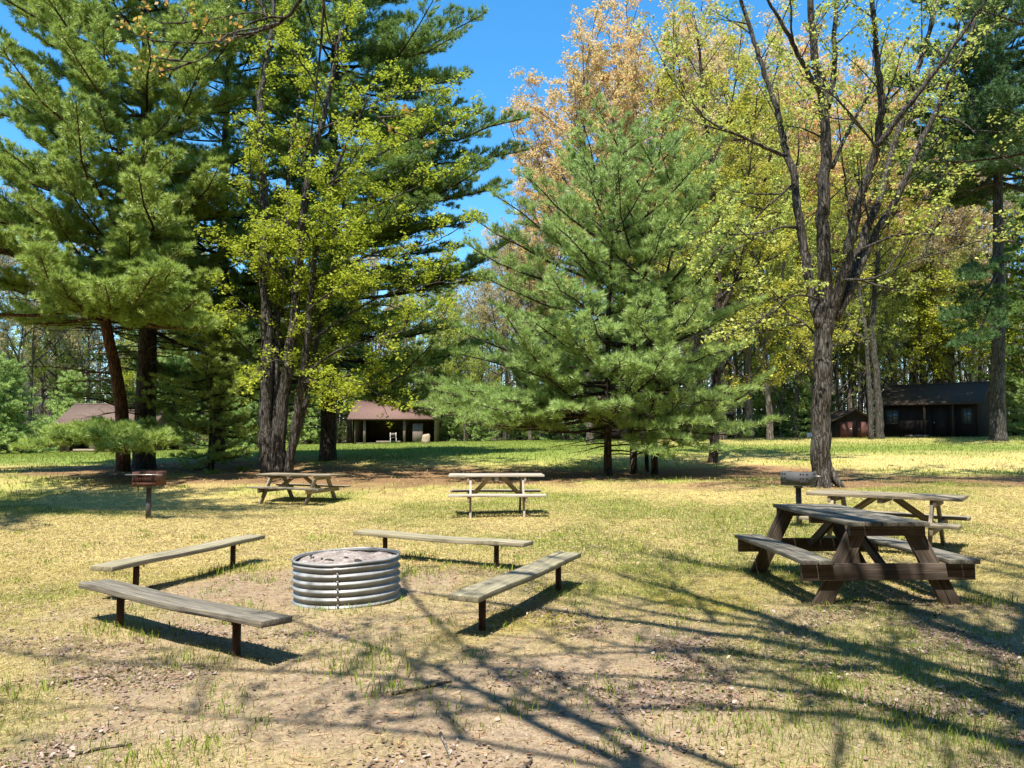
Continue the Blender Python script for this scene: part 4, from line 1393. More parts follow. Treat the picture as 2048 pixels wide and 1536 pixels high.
def near_back():
    rng = np.random.default_rng(77)
    b = GP(1995, 42)
    ex = lambda u, y, d: W(u, y, d) - b
    T = px_limb(b, [(1996, 880), (1995, 780), (1998, 600), (1996, 400), (2000, 200), (2005, 0), (2008, -160)], 42, .5)
    T[0][2] = -.3
    extra = [(9.5, ex(1900, 640, 38)), (9.0, ex(1930, 690, 37)), (11, ex(1940, 560, 38)), (18, ex(1910, 230, 39)), (19, ex(1915, 170, 40)), (17, ex(1920, 300, 38)), (17.5, ex(1960, 330, 37)), (20, ex(1930, 110, 39)), (16.5, ex(2040, 330, 37)), (19.5, ex(1990, 180, 37)), (21, ex(1960, 90, 38))]
    m = pine_meshes(61, T, .44, 14.5, lambda h: 5.4 * (1 - h) ** .5 + .8, .6, 6, .22, .24, .04, 11, .9, extra, None, 16, None, 12)
    pine("pine_tree", "tall near-black pine at the right edge beside the large cabin", b, m, 'bark_maple', 'needle_dark')
    b = A([15.2, 16.5, gz(15.2, 16.5)])
    m = pine_meshes(62, A([(0, 0, -.3), (.1, 0, 6), (0, .1, 12), (0, 0, 19)]), .34, 8.5, lambda h: 4.3 * (1 - h) ** .5 + .6, .8, 6, .25, .2, .022, 11, 1.0, (), None, 6, None, 12)
    pine("pine_tree", "dark pine whose high boughs enter at the top right corner", b, m, 'bark_pine', 'needle_dark')
    # olive yellow young maple behind the centre pines
    b = GP(1432, 28.5)
    L = lambda pts, dep=0.0, d0=28.5: px_limb(b, pts, d0, dep)
    limbs = [(L([(1425, 945), (1428, 850), (1432, 740), (1436, 600), (1432, 460), (1420, 320), (1405, 180), (1395, 60)], .3), .19, .04, .45),
             (L([(1434, 640), (1470, 560), (1500, 460), (1530, 360), (1550, 270)], .5), .08, .02, .15), (L([(1434, 560), (1400, 470), (1370, 380), (1340, 290), (1320, 200)], .5), .08, .02, .2),
             (L([(1434, 690), (1490, 640), (1550, 600), (1610, 580)], -.5), .06, .015, .1), (L([(1434, 760), (1480, 690), (1540, 660), (1590, 680)], .8), .05, .015, .1),
             (L([(1432, 500), (1480, 420), (1500, 330), (1510, 230)], -.8), .06, .015, .1), (L([(1430, 620), (1390, 570), (1340, 540), (1300, 500)], -1.2), .05, .012, .1),
             (L([(1420, 340), (1450, 260), (1470, 170), (1480, 90)], .4), .05, .015, .1), (L([(1412, 250), (1370, 180), (1350, 100)], -.3), .05, .015, .1),
             (L([(1434, 700), (1500, 760), (1560, 740), (1620, 700)], -.3), .05, .012, .1), (L([(1436, 600), (1500, 540), (1570, 500), (1620, 440)], .4), .05, .012, .1)]
    m = decid_meshes(63, limbs, 2.4, 1.7, 7, .5, 9, .085, .25, .2, .7, 10, .09, leaf_zmin=2.2)
    # old swollen base with roots
    decid("olive_maple", "maple with olive yellow spring leaves rising behind the middle pine clump", b, m, 'bark_pine', 'leaf_olive')
    # two bare-trunked trees at the cabin's left corner
    for (u, dd, pts, r, lab, lm) in [(1758, 46, [(1760, 885), (1758, 820), (1752, 740), (1745, 660), (1752, 560), (1760, 450), (1765, 300), (1770, 150)], .25, "forked pale trunk at the left front corner of the large cabin", 'leaf_yg'),
                                     (1742, 45, [(1742, 885), (1740, 800), (1735, 720), (1728, 640), (1715, 560), (1700, 450), (1690, 350)], .16, "thinner leaning trunk beside the forked pale trunk at the cabin", 'leaf_olive')]:
        b = GP(u, dd)
        P = px_limb(b, pts, dd, 1.0)
        P[0][2] = -.3
        limbs = [(P, r, .05, .5)]
        S = smooth_line(P, 6)
        for i in range(10):
            t = .38 + .06 * i
            p, _, _ = at_line(S, A([t]))
            az = rng.random() * 6.28
            Lh = rng.uniform(2, 4.5)
            limbs.append((A([p[0], p[0] + A([math.cos(az) * Lh * .5, math.sin(az) * Lh * .5, Lh * .35]), p[0] + A([math.cos(az) * Lh, math.sin(az) * Lh, Lh * .9])]), .08, .02, .15))
        m = decid_meshes(65 + u, limbs, 1.3, 2.0, 4, .6, 5, .13, .2, .2, .6, 10, .1, leaf_zmin=5, twr=.01)
        decid("forest_tree", lab, b, m, 'bark_maple', lm)
near_back()

# ------------------------------------------------------------------ cabins and sheds
def cabin(name, label, cat, x0, x1, yf, depth, zb, eave, ridge, wall, roof, front, over=.35, rz=0):
    """gable roof with the ridge along x; front(t) adds the front's parts"""
    cx, w = (x0 + x1) / 2, x1 - x0
    t = thing(name, label, cat, (cx, yf, zb), rz)
    eh, rh = eave - zb, ridge - zb
    wb = MB()
    for s in (-1, 1):
        xw = s * (w / 2 - .06)
        V = []
        for dx in (-.06, .06):
            V += [(xw + dx, 0, -.3), (xw + dx, depth, -.3), (xw + dx, depth, eh), (xw + dx, depth / 2, rh - .04), (xw + dx, 0, eh)]
        wb.add(V, T=[(0, 1, 2), (0, 2, 4), (4, 2, 3), (7, 6, 5), (9, 7, 5), (8, 7, 9)], Q=[(0, 4, 9, 5), (1, 6, 7, 2), (0, 5, 6, 1)])
    wb.box((0, depth - .06, eh / 2 - .15), (w - .245, .12, eh + .3))
    wb.box((0, depth / 2, .03), (w - .25, depth - .3, .06))
    part("wall", wb, M[wall], t)
    rb = MB()
    for s in (-1, 1):
        ye, yr = depth / 2 + s * (depth / 2 + over), depth / 2
        ze = rh - (rh - eh) * (depth / 2 + over) / (depth / 2) + .05
        zr = rh + .05
        V = [(sx * (w / 2 + over), yy, zz + th) for th in (0, .09) for (sx, yy, zz) in ((-1, ye, ze), (1, ye, ze), (1, yr, zr), (-1, yr, zr))]
        rb.add(V, Q=[(0, 1, 2, 3), (7, 6, 5, 4), (0, 4, 5, 1), (1, 5, 6, 2), (2, 6, 7, 3), (3, 7, 4, 0)])
    rb.tube([(-w / 2 - over, depth / 2, rh + .13), (w / 2 + over, depth / 2, rh + .13)], .07, 6)
    part("roof", rb, M[roof], t)
    front(t, w, eh, depth)
    return t

def wbox(name, c, s, mat, t, parent=None):
    mb = MB()
    mb.box(c, s)
    return part(name, mb, M[mat], parent or t)

def front_open(posts, panels, bench_=None):
    def f(t, w, eh, depth):
        for x in posts:
            wbox("post", (x * w, .08, eh / 2 - .1), (.18, .16, eh + .15), 'siding_grey', t)
        for (xa, xb, z1, mt) in panels:
            wbox("front_panel", ((xa + xb) / 2 * w, .07, z1 / 2 - .1), ((xb - xa) * w, .1, z1 + .2), mt, t)
        wbox("header_beam", (0, .10, eh - .12), (w - .26, .14, .2), 'siding', t)
        if bench_:
            xa, xb = bench_
            wbox("deck_step", ((xa + xb) / 2 * w, -.35, .12), ((xb - xa) * w, .5, .18), 'tan', t)
    return f

def window_on(t, x, y, z, w, h):
    wb = MB()
    for s in (-1, 1):
        wb.box((x + s * (w / 2 + .03), y, z), (.06, .05, h + .12))
        wb.box((x, y, z + s * (h / 2 + .03)), (w, .05, .06))
    wb.box((x, y, z), (.03, .04, h))
    wb.box((x - w / 4 - .01, y, z), (w / 2 - .03, .035, .03))
    wb.box((x + w / 4 + .01, y, z), (w / 2 - .03, .035, .03))
    o = part("window", wb, M['roof_dark'], t)
    wbox("pane", (x, y + .03, z), (w, .012, h), 'glass', t, o)

def front_closed(t, w, eh, depth):
    xd = .13 * w
    wb = MB()
    # wall in pieces round the door
    wb.box((-w / 2 + (w / 2 + xd - .5) / 2 + .06, .06, eh / 2 - .15), (w / 2 + xd - .5 - .12, .12, eh + .3))
    wb.box((w / 2 - (w / 2 - xd - .5) / 2 - .06, .06, eh / 2 - .15), (w / 2 - xd - .5 - .12, .12, eh + .3))
    wb.box((xd, .06, eh - .05), (1.0, .12, .1))
    part("front_wall", wb, M['siding'], t)
    do = wbox("door", (xd, .1, eh / 2 - .1), (.98, .05, eh), 'interior', t)
    wbox("handle", (xd - .38, .06, .95), (.05, .05, .12), 'steel', t, do)
    window_on(t, -.38 * w, -.03, 1.35, .75, .85)
    window_on(t, .40 * w, -.03, 1.35, .5, .9)
    for x in (-.02, .27):
        wbox("porch_post", (x * w, -.28, eh / 2 - .1), (.1, .1, eh + .1), 'roof_dark', t)
    wbox("step", (-.1 * w, -.5, .06), (1.3, .5, .2), 'siding_grey', t)

def front_shed(t, w, eh, depth):
    pass

def place_cabins():
    X = lambda u, d: (u - 1024) / F_PX * d
    d = 53
    cabin("cabin", "brown-roofed open-front cabin half hidden behind the left pines", "cabin", X(122, d), X(305, d), d, 4.5, gz(X(210, d), d), W(0, 846, d)[2], W(0, 812, d + 2.2)[2], 'siding_grey', 'roof_moss',
          front_open([-.42, -.1, .2, .42], [(-.18, .02, 1.2, 'siding_grey'), (.3, .42, 1.2, 'siding_grey')], (-.3, .45)))
    d = 58
    z = gz(X(770, d), d)
    t = cabin("cabin", "open-front cabin with rusty red roof between the maple clump and middle pines", "cabin", X(706, d), X(872, d), d, 4.6, z, W(0, 836, d)[2], W(0, 806, d + 2.2)[2], 'siding_grey', 'roof_rust',
              front_open([-.485, -.36, .12], [(.22, .34, 1.5, 'siding_grey')], (-.2, .08)))
    d = 61
    cabin("cabin", "cabin with faded red roof glimpsed through the middle pine clump", "cabin", X(1205, d), X(1325, d), d, 4.5, gz(X(1260, d), d), W(0, 818, d)[2], W(0, 788, d + 2)[2], 'siding', 'roof_rust',
          front_open([-.4, 0, .4], [(-.45, -.2, 1.1, 'siding')]))
    d = 50
    t = cabin("cabin", "large black-brown cabin with porch and two windows at the right", "cabin", X(1768, d), X(1942, d), d, 4.8, gz(X(1860, d), d), W(0, 806, d)[2], W(0, 773, d + 2.2)[2], 'siding', 'roof_dark', front_closed, .4, math.radians(-43))
    # shed with its gable to the front
    d = 49
    c = GP(1708, d)
    t = thing("garden_shed", "low gabled shed with two red-brown doors left of the large cabin", "shed", c, 0)
    w, dep, eh, rh = 2.3, 2.4, 1.15, 1.75
    wb = MB()
    for yy in (0, dep):
        V = [(sx, yy + dy, z) for dy in (0, .08) for (sx, z) in ((-w / 2, -.3), (w / 2, -.3), (w / 2, eh), (0, rh), (-w / 2, eh))]
        wb.add(V, T=[(0, 1, 2), (0, 2, 4), (4, 2, 3), (7, 6, 5), (9, 7, 5), (8, 7, 9)], Q=[(0, 5, 6, 1), (1, 6, 7, 2), (0, 4, 9, 5)])
    for s in (-1, 1):
        wb.box((s * (w / 2 - .04), dep / 2 + .04, eh / 2 - .15), (.08, dep - .09, eh + .28))
    part("wall", wb, M['siding'], t)
    rb = MB()
    for s in (-1, 1):
        xe, ze = s * (w / 2 + .25), eh - .14
        V = [(xx, yy, zz + th) for th in (.03, .1) for (xx, yy, zz) in ((xe, -.25, ze), (0, -.25, rh), (0, dep + .3, rh), (xe, dep + .3, ze))]
        rb.add(V, Q=[(0, 1, 2, 3), (7, 6, 5, 4), (0, 4, 5, 1), (1, 5, 6, 2), (2, 6, 7, 3), (3, 7, 4, 0)])
    part("roof", rb, M['roof_dark'], t)
    for s in (-1, 1):
        do = wbox("door", (s * .55, -.03, .5), (.78, .05, 1.05), 'siding_red', t)
        wbox("handle", (s * .25, -.07, .55), (.04, .03, .14), 'steel', t, do)
    # outhouse deep in the trees
    d = 62
    c = GP(1450, d)
    t = thing("outhouse", "tiny dark outhouse with pale green roof deep among the trees", "outhouse", c, .2)
    wbox("wall", (0, .6, .95), (1.3, 1.2, 2.1), 'siding_red', t)
    rb = MB()
    rb.bar((-.85, .6, 2.12), (.85, .6, 2.12), 1.6, .1, up=(0, -.25, 1))
    part("roof", rb, M['leaf_bush'] and simple("roof_green", (.22, .27, .20)), t)
    wbox("door", (0, -.02, .85), (.7, .05, 1.7), 'interior', t)
    # chair in the open cabin, stump on its lawn, white bucket by the shed
    d = 57.4
    c = GP(986, d)
    c = A([X(986 - 205 + 204, d), d, gz(X(985, d), d)])
place_cabins()

def chair_and_stump():
    X = lambda u, d: (u - 1024) / F_PX * d
    d = 57.2
    x = X(787, d)
    t = thing("metal_chair", "small pale metal chair in front of the red-roofed open cabin", "chair", (x, d, gz(x, d)), .2)
    f = MB()
    f.box((0, 0, .45), (.46, .46, .03))
    part("seat", f, M['siding_grey'], t)
    b = MB()
    b.box((0, .22, .68), (.42, .02, .2))
    part("backrest", b, M['siding_grey'], t)
    for sx in (-1, 1):
        for sy in (-1, 1):
            l = MB()
            l.tube([(sx * .21, sy * .21, -.02), (sx * .21, sy * .21, .44 if sy < 0 else .82)], .02, 6)
            part("leg", l, M['whitep'], t)
    d = 55
    x = X(852, d)
    s = MB()
    rng = np.random.default_rng(1)
    s.tube([(0, 0, -.1), (0, .02, .25), (.03, 0, .6), (.02, 0, .66)], [.36, .30, .27, .2], 12, wob=.2, rng=rng)
    o = link("tree_stump", s.mesh("tree_stump", M['stump']))
    o.location = (x, d, gz(x, d))
    tag(o, "pale cut tree stump on the lawn beside the red-roofed open cabin", "stump")
    d = 48
    x = X(1618, d)
    s = MB()
    s.lathe([(0, .03), (.15, .02), (.18, .36), (.19, .36), (.16, 0), (0, 0)], 16)
    o = link("bucket", s.mesh("bucket", M['whitep']))
    o.location = (x, d, gz(x, d))
    tag(o, "white bucket on the ground just left of the big maple trunk", "bucket")
chair_and_stump()

# ------------------------------------------------------------------ the wood behind
def forest():
    rng = np.random.default_rng(101)
    kinds = {}
    def dk(key, seed, H, r, fork, n, spread, lm, leaf_n, leaf, bark='bark_far', sub=1.0, subl=2.4, thin=.0, label=''):
        mm = decid_meshes(seed, auto_limbs(np.random.default_rng(seed), H, r, fork, n, spread, .5), sub * 1.4, subl, 3.6, .8, int(leaf_n * 2), leaf * 1.2, .2, .35, .5, 8, .1, thin=thin, twr=.011)
        t = thing("forest_tree", label, "tree", (0, 500, 0), 0, "trees of the wood behind the clearing")
        part("trunk", mm[0], M[bark], t, True)
        part("branches", mm[1], M['twig'], t)
        part("crown", mm[2], M[lm], t)
        kinds[key] = [t, False, label]
    dk('red', 111, 25, .30, .35, 16, 5.0, 'leaf_red', 8, .115, label="tall budding tree with reddish orange spring crown behind the clearing")
    dk('pink', 112, 24, .28, .38, 15, 4.6, 'leaf_pink', 7, .11, label="tall budding tree with pinkish tan crown in the wood")
    dk('olive', 113, 22, .26, .25, 16, 4.4, 'leaf_olive', 6, .10, label="tall tree with olive yellow new leaves in the wood")
    dk('tan', 114, 19, .22, .28, 15, 4.2, 'leaf_tan', 5, .10, label="nearly leafless tan twiggy tree in the wood")
    dk('pale', 115, 17, .20, .22, 14, 4.0, 'leaf_pale', 5, .10, label="slender tree with thin pale green leaves in the wood")
    dk('sap', 116, 11, .09, .2, 12, 2.4, 'leaf_yg', 4, .11, sub=1.2, subl=1.5, label="young sapling with yellow green leaves at the edge of the wood")
    mm = pine_meshes(118, A([(0, 0, -.3), (.1, 0, 7), (0, 0, 15), (0, .1, 23)]), .34, 4.0, lambda h: 4.0 * (1 - h) ** .7 + .5, .7, 6, .25, .3, .06, 9, .75, (), None, 24, None, 9)
    t = thing("forest_pine", "dark pine among the bare trees of the wood", "pine tree", (0, 500, 0), 0, "trees of the wood behind the clearing")
    part("trunk", mm[0], M['bark_pine'], t, True)
    part("boughs", mm[1], M['bark_pine'], t)
    part("crown", mm[2], M['needle_deep'], t)
    kinds['pine'] = [t, False, t["label"]]
    mm = pine_meshes(119, A([(0, 0, -.2), (.05, 0, 2), (0, 0, 4), (0, .05, 6.5)]), .10, .5, lambda h: 2.2 * (1 - h) ** .8 + .25, .4, 6, .15, .24, .045, 10, .8, (), None, 0, None, 7)
    t = thing("forest_pine", "small bushy green pine in the understorey of the wood", "pine tree", (0, 500, 0), 0, "small pines in the understorey")
    part("trunk", mm[0], M['bark_pine'], t, True)
    part("boughs", mm[1], M['bark_pine'], t)
    part("crown", mm[2], M['needle_mid'], t)
    kinds['upine'] = [t, False, t["label"]]
    mm = decid_meshes(120, [(A([(0, 0, -.3), (.1, .1, 3), (-.1, .1, 8), (.2, 0, 14), (.1, .1, 19)]), .17, .03, .5)], .9, 2.2, 3, .7, 2, .1, .5, .4, .5, 8, .1, twr=.011)
    t = thing("forest_tree", "thin straight grey trunk standing in the wood", "tree", (0, 500, 0), 0, "trees of the wood behind the clearing")
    part("trunk", mm[0], M['bark_far'], t, True)
    part("branches", mm[1], M['twig'], t)
    part("crown", mm[2], M['leaf_tan'], t)
    kinds['pole'] = [t, False, t["label"]]

    def place(key, u, d, s=1.0):
        k = kinds[key]
        x = (u - 1024) / F_PX * d
        loc = (x, d, gz(x, d))
        rz = rng.random() * 6.28
        sc = (s * rng.uniform(.9, 1.1), s * rng.uniform(.9, 1.1), s)
        if not k[1]:
            k[1] = True
            k[0].location = loc
            k[0].rotation_euler = (0, 0, rz)
            k[0].scale = sc
        else:
            dup(k[0], loc, rz, k[2], scale=sc)
    # the coloured row the photograph shows above the centre and right
    for (key, u, d, s) in [('red', 1180, 47, .92), ('red', 1105, 60, .82), ('red', 1290, 52, 1.05), ('pink', 1400, 55, 1.12), ('pink', 1330, 60, 1.1), ('olive', 1500, 50, 1.0), ('pink', 1490, 64, 1.1), ('red', 1560, 62, 1.0),
                           ('olive', 1590, 54, .75), ('pink', 1700, 64, .9), ('red', 1720, 60, .85), ('pale', 1680, 56, .62), ('tan', 1830, 62, .95), ('red', 1850, 70, .95), ('pink', 1900, 66, .9), ('pale', 1900, 61, .75), ('tan', 2030, 60, 1.0),
                           ('pine', 2080, 55, .95), ('pale', 1720, 60, .7), ('olive', 1380, 46, .8), ('red', 1230, 66, 1.1), ('olive', 1250, 58, .9),
                           ('pink', 1445, 48, 1.0), ('pale', 1540, 46, 1.15), ('red', 1650, 54, 1.05), ('pink', 1610, 70, 1.15), ('pale', 1780, 58, .7), ('red', 1790, 62, 1.1), ('pink', 1830, 74, 1.1), ('pale', 1480, 58, 1.1), ('tan', 1560, 70, 1.2),
                           ('tan', 1700, 56, 1.0), ('tan', 1880, 61, 1.1), ('olive', 1350, 66, 1.0), ('pink', 1960, 70, 1.0), ('pale', 1640, 46, .7), ('tan', 1400, 62, 1.1),
                           ('tan', 1010, 60, .78), ('tan', 960, 64, .7), ('tan', 1060, 58, .80), ('pale', 1090, 62, .8), ('pale', 930, 60, .55), ('pink', 1040, 72, .75), ('olive', 1075, 66, .72), ('pine', 890, 66, .62), ('tan', 900, 70, .8), ('pine', 1240, 70, .6),
                           ('tan', 60, 62, .9), ('pale', 20, 66, .9), ('tan', -60, 60, 1.0), ('pale', 120, 70, .85), ('tan', 180, 66, .8), ('pale', 330, 64, .8), ('tan', 400, 68, .85), ('olive', 80, 74, .8), ('pale', 470, 62, .7), ('pine', 250, 78, .6), ('pine', 500, 66, .7), ('pine', 560, 74, .7),
                           ('tan', 620, 64, .8), ('pale', 680, 68, .8), ('tan', 740, 66, .8), ('pine', 790, 72, .7), ('pale', 840, 64, .7), ('olive', 330, 72, .8), ('pine', 700, 62, .6)]:
        place(key, u, d, s)
    for i in range(64):
        place('pole', -120 + i * 36 + rng.uniform(-18, 18), rng.uniform(60, 80), rng.uniform(.55, .95))
    for i in range(26):
        place(['sap', 'sap', 'pale'][i % 3], -80 + i * 88 + rng.uniform(-40, 40), rng.uniform(62, 76), rng.uniform(.5, .8))
    for (u, d, s) in [(1690, 58, .85), (1760, 59, 1.0), (1820, 61, .9), (1870, 60, 1.05), (1930, 60, .9), (1990, 56, .9), (2050, 58, 1.0), (1560, 54, .7), (1620, 57, .9), (1500, 56, .8), (1080, 58, .5), (980, 60, .5)]:
        place('sap', u, d, s)
    for (u, d, s) in [(1720, 55, .8), (1830, 61, .8), (1900, 60, .75)]:
        place('pale', u, d, s)
    for (u, d, s) in [(20, 50, .9), (140, 58, .9), (350, 56, 1.1), (460, 60, 1.0), (505, 57, .8), (620, 62, .9), (900, 62, .55), (960, 60, .5), (1040, 62, .6), (1100, 59, .55), (1170, 60, .6), (1350, 60, .6), (1400, 58, .55), (1520, 56, .75), (1570, 60, .9), (1610, 54, .6), (-60, 48, 1.1), (2030, 60, .8), (1640, 60, .8), (2090, 52, .9)]:
        place('upine', u, d, s)
forest()

def undergrowth():
    rng = np.random.default_rng(55)
    # low brush along the wood's edge
    n = 1500
    u = rng.uniform(-150, 2200, n)
    d = rng.uniform(62, 84, n)
    x = (u - 1024) / F_PX * d
    z = terrain(x, d)
    hh = rng.uniform(.5, 3.2, n) * (.6 + .8 * fbm(x, d, 8, 4))
    mb, lb = MB(), MB()
    c = np.stack([x, d, z], -1)
    for k in range(5):
        tip = c + np.stack([rng.normal(0, .7, n), rng.normal(0, .7, n), hh * rng.uniform(.6, 1.1, n)], -1)
        mb.prisms(c, tip, .018, .006)
        m = 9
        p = np.repeat(c, m, 0) + (np.repeat(tip - c, m, 0)) * rng.uniform(.35, 1.05, (n * m, 1)) + rng.normal(0, .3, (n * m, 3))
        leaves(lb, rng, p, .17, .5)
    o = link("brush_stems", mb.mesh("brush_stems", M['twig']))
    o.name = "undergrowth"
    tag(o, "bare twiggy brush along the edge of the wood", "undergrowth", kind="stuff")
    o = link("undergrowth", lb.mesh("undergrowth", M['leaf_bush']))
    tag(o, "low green undergrowth leaves between the trunks of the wood", "undergrowth", kind="stuff")
    # far wood: one mass of stems, twigs and spring leaves
    n = 1300
    u = rng.uniform(-500, 2550, n)
    d = rng.uniform(92, 135, n)
    x = (u - 1024) / F_PX * d
    z = terrain(x, d)
    H = rng.uniform(13, 20, n) * (.75 + .4 * sstep(900, 1300, u) - .12 * np.exp(-((u - 980) / 120) ** 2))
    b = np.stack([x, d, z], -1)
    t = b + np.stack([rng.normal(0, .8, n), rng.normal(0, .8, n), H], -1)
    sm, lm = MB(), MB()
    sm.prisms(b, t, .17, .04)
    m = 26
    i = np.repeat(np.arange(n), m)
    f = rng.uniform(.12, 1, n * m)
    p = b[i] + (t - b)[i] * f[:, None]
    dd = unit(np.stack([rng.normal(0, 1, n * m), rng.normal(0, 1, n * m), rng.uniform(.2, 1.2, n * m)], -1))
    e = p + dd * rng.uniform(1, 3.6, n * m)[:, None]
    sm.prisms(p, e, .035, .012)
    k = 4
    q = np.repeat(p, k, 0) + np.repeat(e - p, k, 0) * rng.uniform(.2, 1.1, (len(p) * k, 1)) + rng.normal(0, .45, (len(p) * k, 3))
    leaves(lm, rng, q, .34, .3)
    # unseen trees added behind the camera to hold back skylight
    n2 = 560
    th = rng.uniform(math.pi * .93, math.pi * 2.07, n2)
    rr = 17 + 50 * rng.random(n2) ** 1.5
    x2, y2 = rr * np.cos(th), rr * np.sin(th)
    b2 = np.stack([x2, y2, terrain(x2, y2)], -1)
    t2 = b2 + np.stack([rng.normal(0, .8, n2), rng.normal(0, .8, n2), rng.uniform(15, 24, n2)], -1)
    sm.prisms(b2, t2, .2, .05)
    i2 = np.repeat(np.arange(n2), 240)
    q2 = b2[i2] + (t2 - b2)[i2] * rng.uniform(.12, 1.02, (len(i2), 1)) + rng.normal(0, 1.5, (len(i2), 3))
    leaves(lm, rng, q2, .8, .3)
    o = link("far_and_added_woods", sm.mesh("far_and_added_woods", M['bark_far']))
    tag(o, "grey stems of the far wood behind everything, plus unseen ones added behind the camera", "wood", kind="stuff")
    o = link("far_and_added_woods", lm.mesh("far_and_added_woods", simple_leaf := leaf_mat("far_wood_leaf", (.10, .12, .035), (.20, .17, .07), (.28, .22, .13), .3)))
    tag(o, "thin brown green spring foliage of the far wood, plus unseen leaves added behind the camera to block sky", "wood", kind="stuff")
undergrowth()

# ------------------------------------------------------------------ the trees beside and behind the viewer whose branches shade the foreground
def shade_trees():
    b = A([2.3, -1.4, 0.0])
    kx, ky = .122, .354
    def S(*pts):           # limb points given by where their shadows lie on the ground, and their heights
        return A([(x - kx * h, y - ky * h, h) for (x, y, h) in pts], float) - b
    P = lambda *pts: A(pts, float) - b
    X = lambda u, y, d: tuple(W(u, y, d))
    f = (3.35, .6, 3.9)
    limbs = [
        (A([(0, 0, -.3), (-.02, 0, 1.4), (-.05, 0, 2.8)] + [tuple(S(f)[0])], float), .27, .2, 1.0),
        (S(f, (3.5, 3.0, 5.2), (2.9, 4.35, 6.2), (1.62, 5.24, 7.2), (.02, 6.24, 8.4), (-1.0, 6.8, 9)), 0.123, 0.030, .3),
        (S(f, (3.0, 2.6, 5.0), (2.56, 3.84, 6.2), (2.15, 5.36, 7.6), (1.41, 6.88, 9.2), (.9, 7.8, 10)), 0.145, 0.038, .3),
        (S(f, (2.9, 2.8, 4.9), (2.3, 3.46, 5.6), (1.85, 3.98, 6.3), (1.04, 4.27, 7.0), (0, 4.5, 7.8)), 0.087, 0.018, .3),
        (S(f, (3.7, 3.0, 5.2), (3.49, 5.24, 7.0), (3.23, 6.4, 8.2), (2.42, 7.82, 9.6), (1.6, 8.8, 10.6)), 0.145, 0.038, .3),
        (S(f, (3.8, 3.2, 5.6), (3.33, 5.0, 7.4), (3.07, 7.0, 9.4), (2.7, 8.5, 11)), 0.131, 0.038, .3),
        (S((3.5, 3.0, 5.2), (2.7, 4.2, 5.9), (1.82, 4.7, 6.6), (.89, 4.95, 7.4), (0, 4.8, 8.2)), 0.072, 0.018, .2),
        (S(f, (1.6, 2.1, 5.0), (.17, 3.46, 5.9), (-.61, 4.6, 6.6), (-1.3, 5.2, 7.0)), 0.065, 0.012, .3),
        (S(f, (4.3, 4.0, 6.2), (4.2, 7.0, 9.0), (3.6, 9.5, 11.4)), 0.160, 0.045, .3),
        (S(f, (4.8, 4.0, 6.2), (5.5, 7.0, 9.0), (5.2, 10, 12.0)), 0.160, 0.045, .3),
        (S(f, (4.2, 2.8, 6.0), (3.9, 4.2, 8.0), (3.4, 5.6, 9.5), (2.6, 6.6, 11)), .13, .04, .2),
        (S(f, (3.6, 2.4, 5.4), (3.1, 3.4, 6.4), (2.6, 4.6, 7.6), (1.9, 5.6, 8.8), (.9, 6.6, 10)), .11, .03, .2),
        (S(f, (3.3, 2.2, 5.0), (2.7, 3.0, 5.8), (2.2, 3.5, 6.6), (1.4, 3.75, 7.4), (.4, 3.8, 8.0)), .09, .025, .2),
        (S(f, (4.5, 3.5, 6.0), (5.0, 5.0, 8.0), (5.2, 6.5, 9.5), (5.0, 8.0, 11)), .13, .04, .2),
        (S(f, (1.4, 2.6, 6.0), (-.5, 4.2, 7.5), (-2.3, 4.5, 8.8), (-3.4, 4.7, 9.6)), .05, .014, .3),
        (S((1.4, 2.6, 6.0), (-.4, 3.4, 7.2), (-1.8, 3.7, 8.2), (-2.8, 3.8, 9.0)), .035, .01, .4),
        (S((5.5, 7.0, 9.0), (6.4, 8.4, 10.4), (6.8, 10, 12)), .07, .02, .2),
        (S((4.2, 7.0, 9.0), (3.4, 7.9, 10), (2.2, 8.2, 10.8)), .07, .02, .1),
        (S((4.2, 7.0, 9.0), (4.9, 8.2, 10), (5.6, 8.8, 11)), 0.072, 0.018, .1),
        (S((3.49, 5.24, 7.0), (4.3, 6.2, 8.2), (4.9, 6.8, 9.2)), 0.072, 0.018, .1),
        (S((2.15, 5.36, 7.6), (1.1, 6.0, 8.2), (.3, 7.0, 8.8)), 0.065, 0.015, .1),
        (P((1.9, -1.4, 3.6), (.6, -.6, 6.4), (-1.2, 1.2, 8.4), (-2.1, 3.4, 8.6), (-2.2, 5.4, 7.2), X(640, -90, 6.4)), .036, .02, 1.0),
        (P(X(640, -90, 6.4), X(600, 0, 6.6), X(560, 45, 6.7), X(500, 68, 6.8), X(420, 85, 7), X(320, 83, 7.1)), 0.022, 0.005, .1),
        (P(X(560, 45, 6.7), X(520, 55, 6.4), X(455, 70, 6.2), X(400, 120, 6.1), X(360, 122, 6.0)), 0.011, 0.004, .1),
        (P(X(560, 45, 6.7), X(510, 25, 6.9), X(440, 35, 7.1), X(370, 45, 7.2)), 0.010, 0.003, .1),
        (P(X(640, -90, 6.4), X(647, 0, 6.6), X(643, 70, 6.7), X(634, 160, 6.8), X(624, 255, 6.9)), .017, .006, 1.0),
        (P(X(640, -90, 6.4), X(655, 60, 6.7), X(690, 140, 6.8), X(740, 215, 6.9), X(762, 240, 6.9)), 0.009, 0.003, .2),
    ]
    far = decid_meshes(71, limbs[:21], 1.7, 1.8, 3.4, .55, 3, .08, .25, .3, .4, 10, .06, thin=.3, twr=.01)
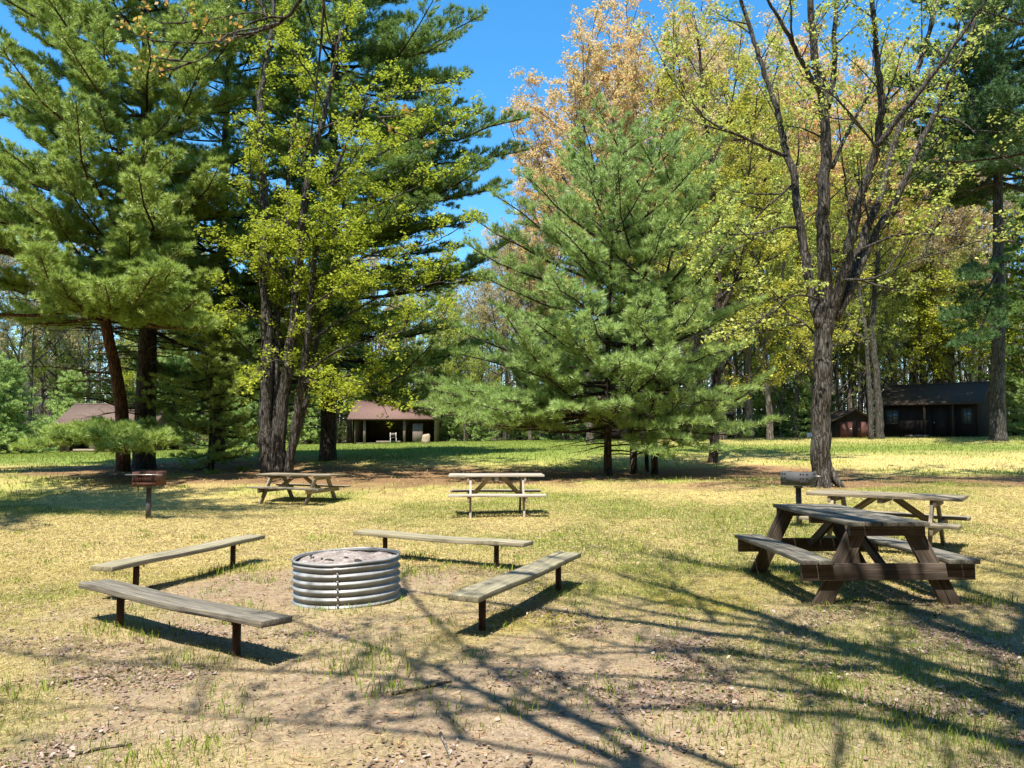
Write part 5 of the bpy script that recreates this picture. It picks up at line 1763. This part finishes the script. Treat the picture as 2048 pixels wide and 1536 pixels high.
    near = decid_meshes(73, limbs[21:], 1.6, .42, 7, .16, 4, .035, .2, .1, .5, 8, .05, thin=.35, twr=.0028)
    for q in range(3):
        for v_, t_, q_, g_, a_ in [(far[q], near[q], 0, 0, 0)]:
            n0 = v_.n
            v_.t += [z + n0 for z in t_.t]
            v_.q += [z + n0 for z in t_.q]
            v_.v += t_.v
            v_.g += t_.g
            v_.a += t_.a
            v_.n += t_.n
    decid("budding_tree", "budding tree by the camera, its bough with orange new leaves hanging into the top left", b, far, 'bark_maple', 'leaf_orange')
shade_trees()

# ------------------------------------------------------------------ fallen sticks
def sticks():
    for (pts, r, lab) in [([(142, 1357), (190, 1345), (240, 1340)], .010, "pale bare stick lying in the grass below the nearest bench"),
                          ([(150, 1495), (220, 1478), (285, 1468)], .009, "thin crooked stick in the bottom left grass"),
                          ([(790, 1380), (860, 1365), (905, 1350)], .012, "pale broken stick lying on bare earth in the middle foreground"),
                          ([(885, 1455), (895, 1480), (905, 1505)], .009, "short dark twig in the bottom middle foreground"),
                          ([(900, 1420), (925, 1440), (935, 1452)], .006, "tiny forked twig on the bare earth by the branch shadow"),
                          ([(1905, 1340), (1945, 1362), (1970, 1372)], .009, "thin grey stick on bare earth at the right"),
                          ([(1020, 1530), (1050, 1520), (1062, 1508)], .012, "pale stick end at the bottom edge of the foreground"),
                          ([(1690, 1198), (1760, 1202), (1850, 1204)], .012, "long pale stick on the ground under the nearest table"),
                          ([(1550, 1178), (1580, 1190), (1615, 1206)], .010, "short stick under the left seat of the nearest table")]:
        P = []
        for (u, y) in pts:
            d = F_PX * H_CAM / (y - 870)
            x = (u - 1024) / F_PX * d
            P.append((x, d, gz(x, d) + float(micro(A([x]), A([d]))[0]) + r * .9))
        mb = MB()
        S = smooth_line(P, 4)
        mb.tube(S - S[0], np.linspace(r, r * .6, len(S)), 7, wob=.2, rng=np.random.default_rng(len(P)))
        o = link("fallen_stick", mb.mesh("fallen_stick", M['bark_pale'], True))
        o.location = tuple(float(q) for q in S[0])
        tag(o, lab, "stick", "fallen sticks")
sticks()
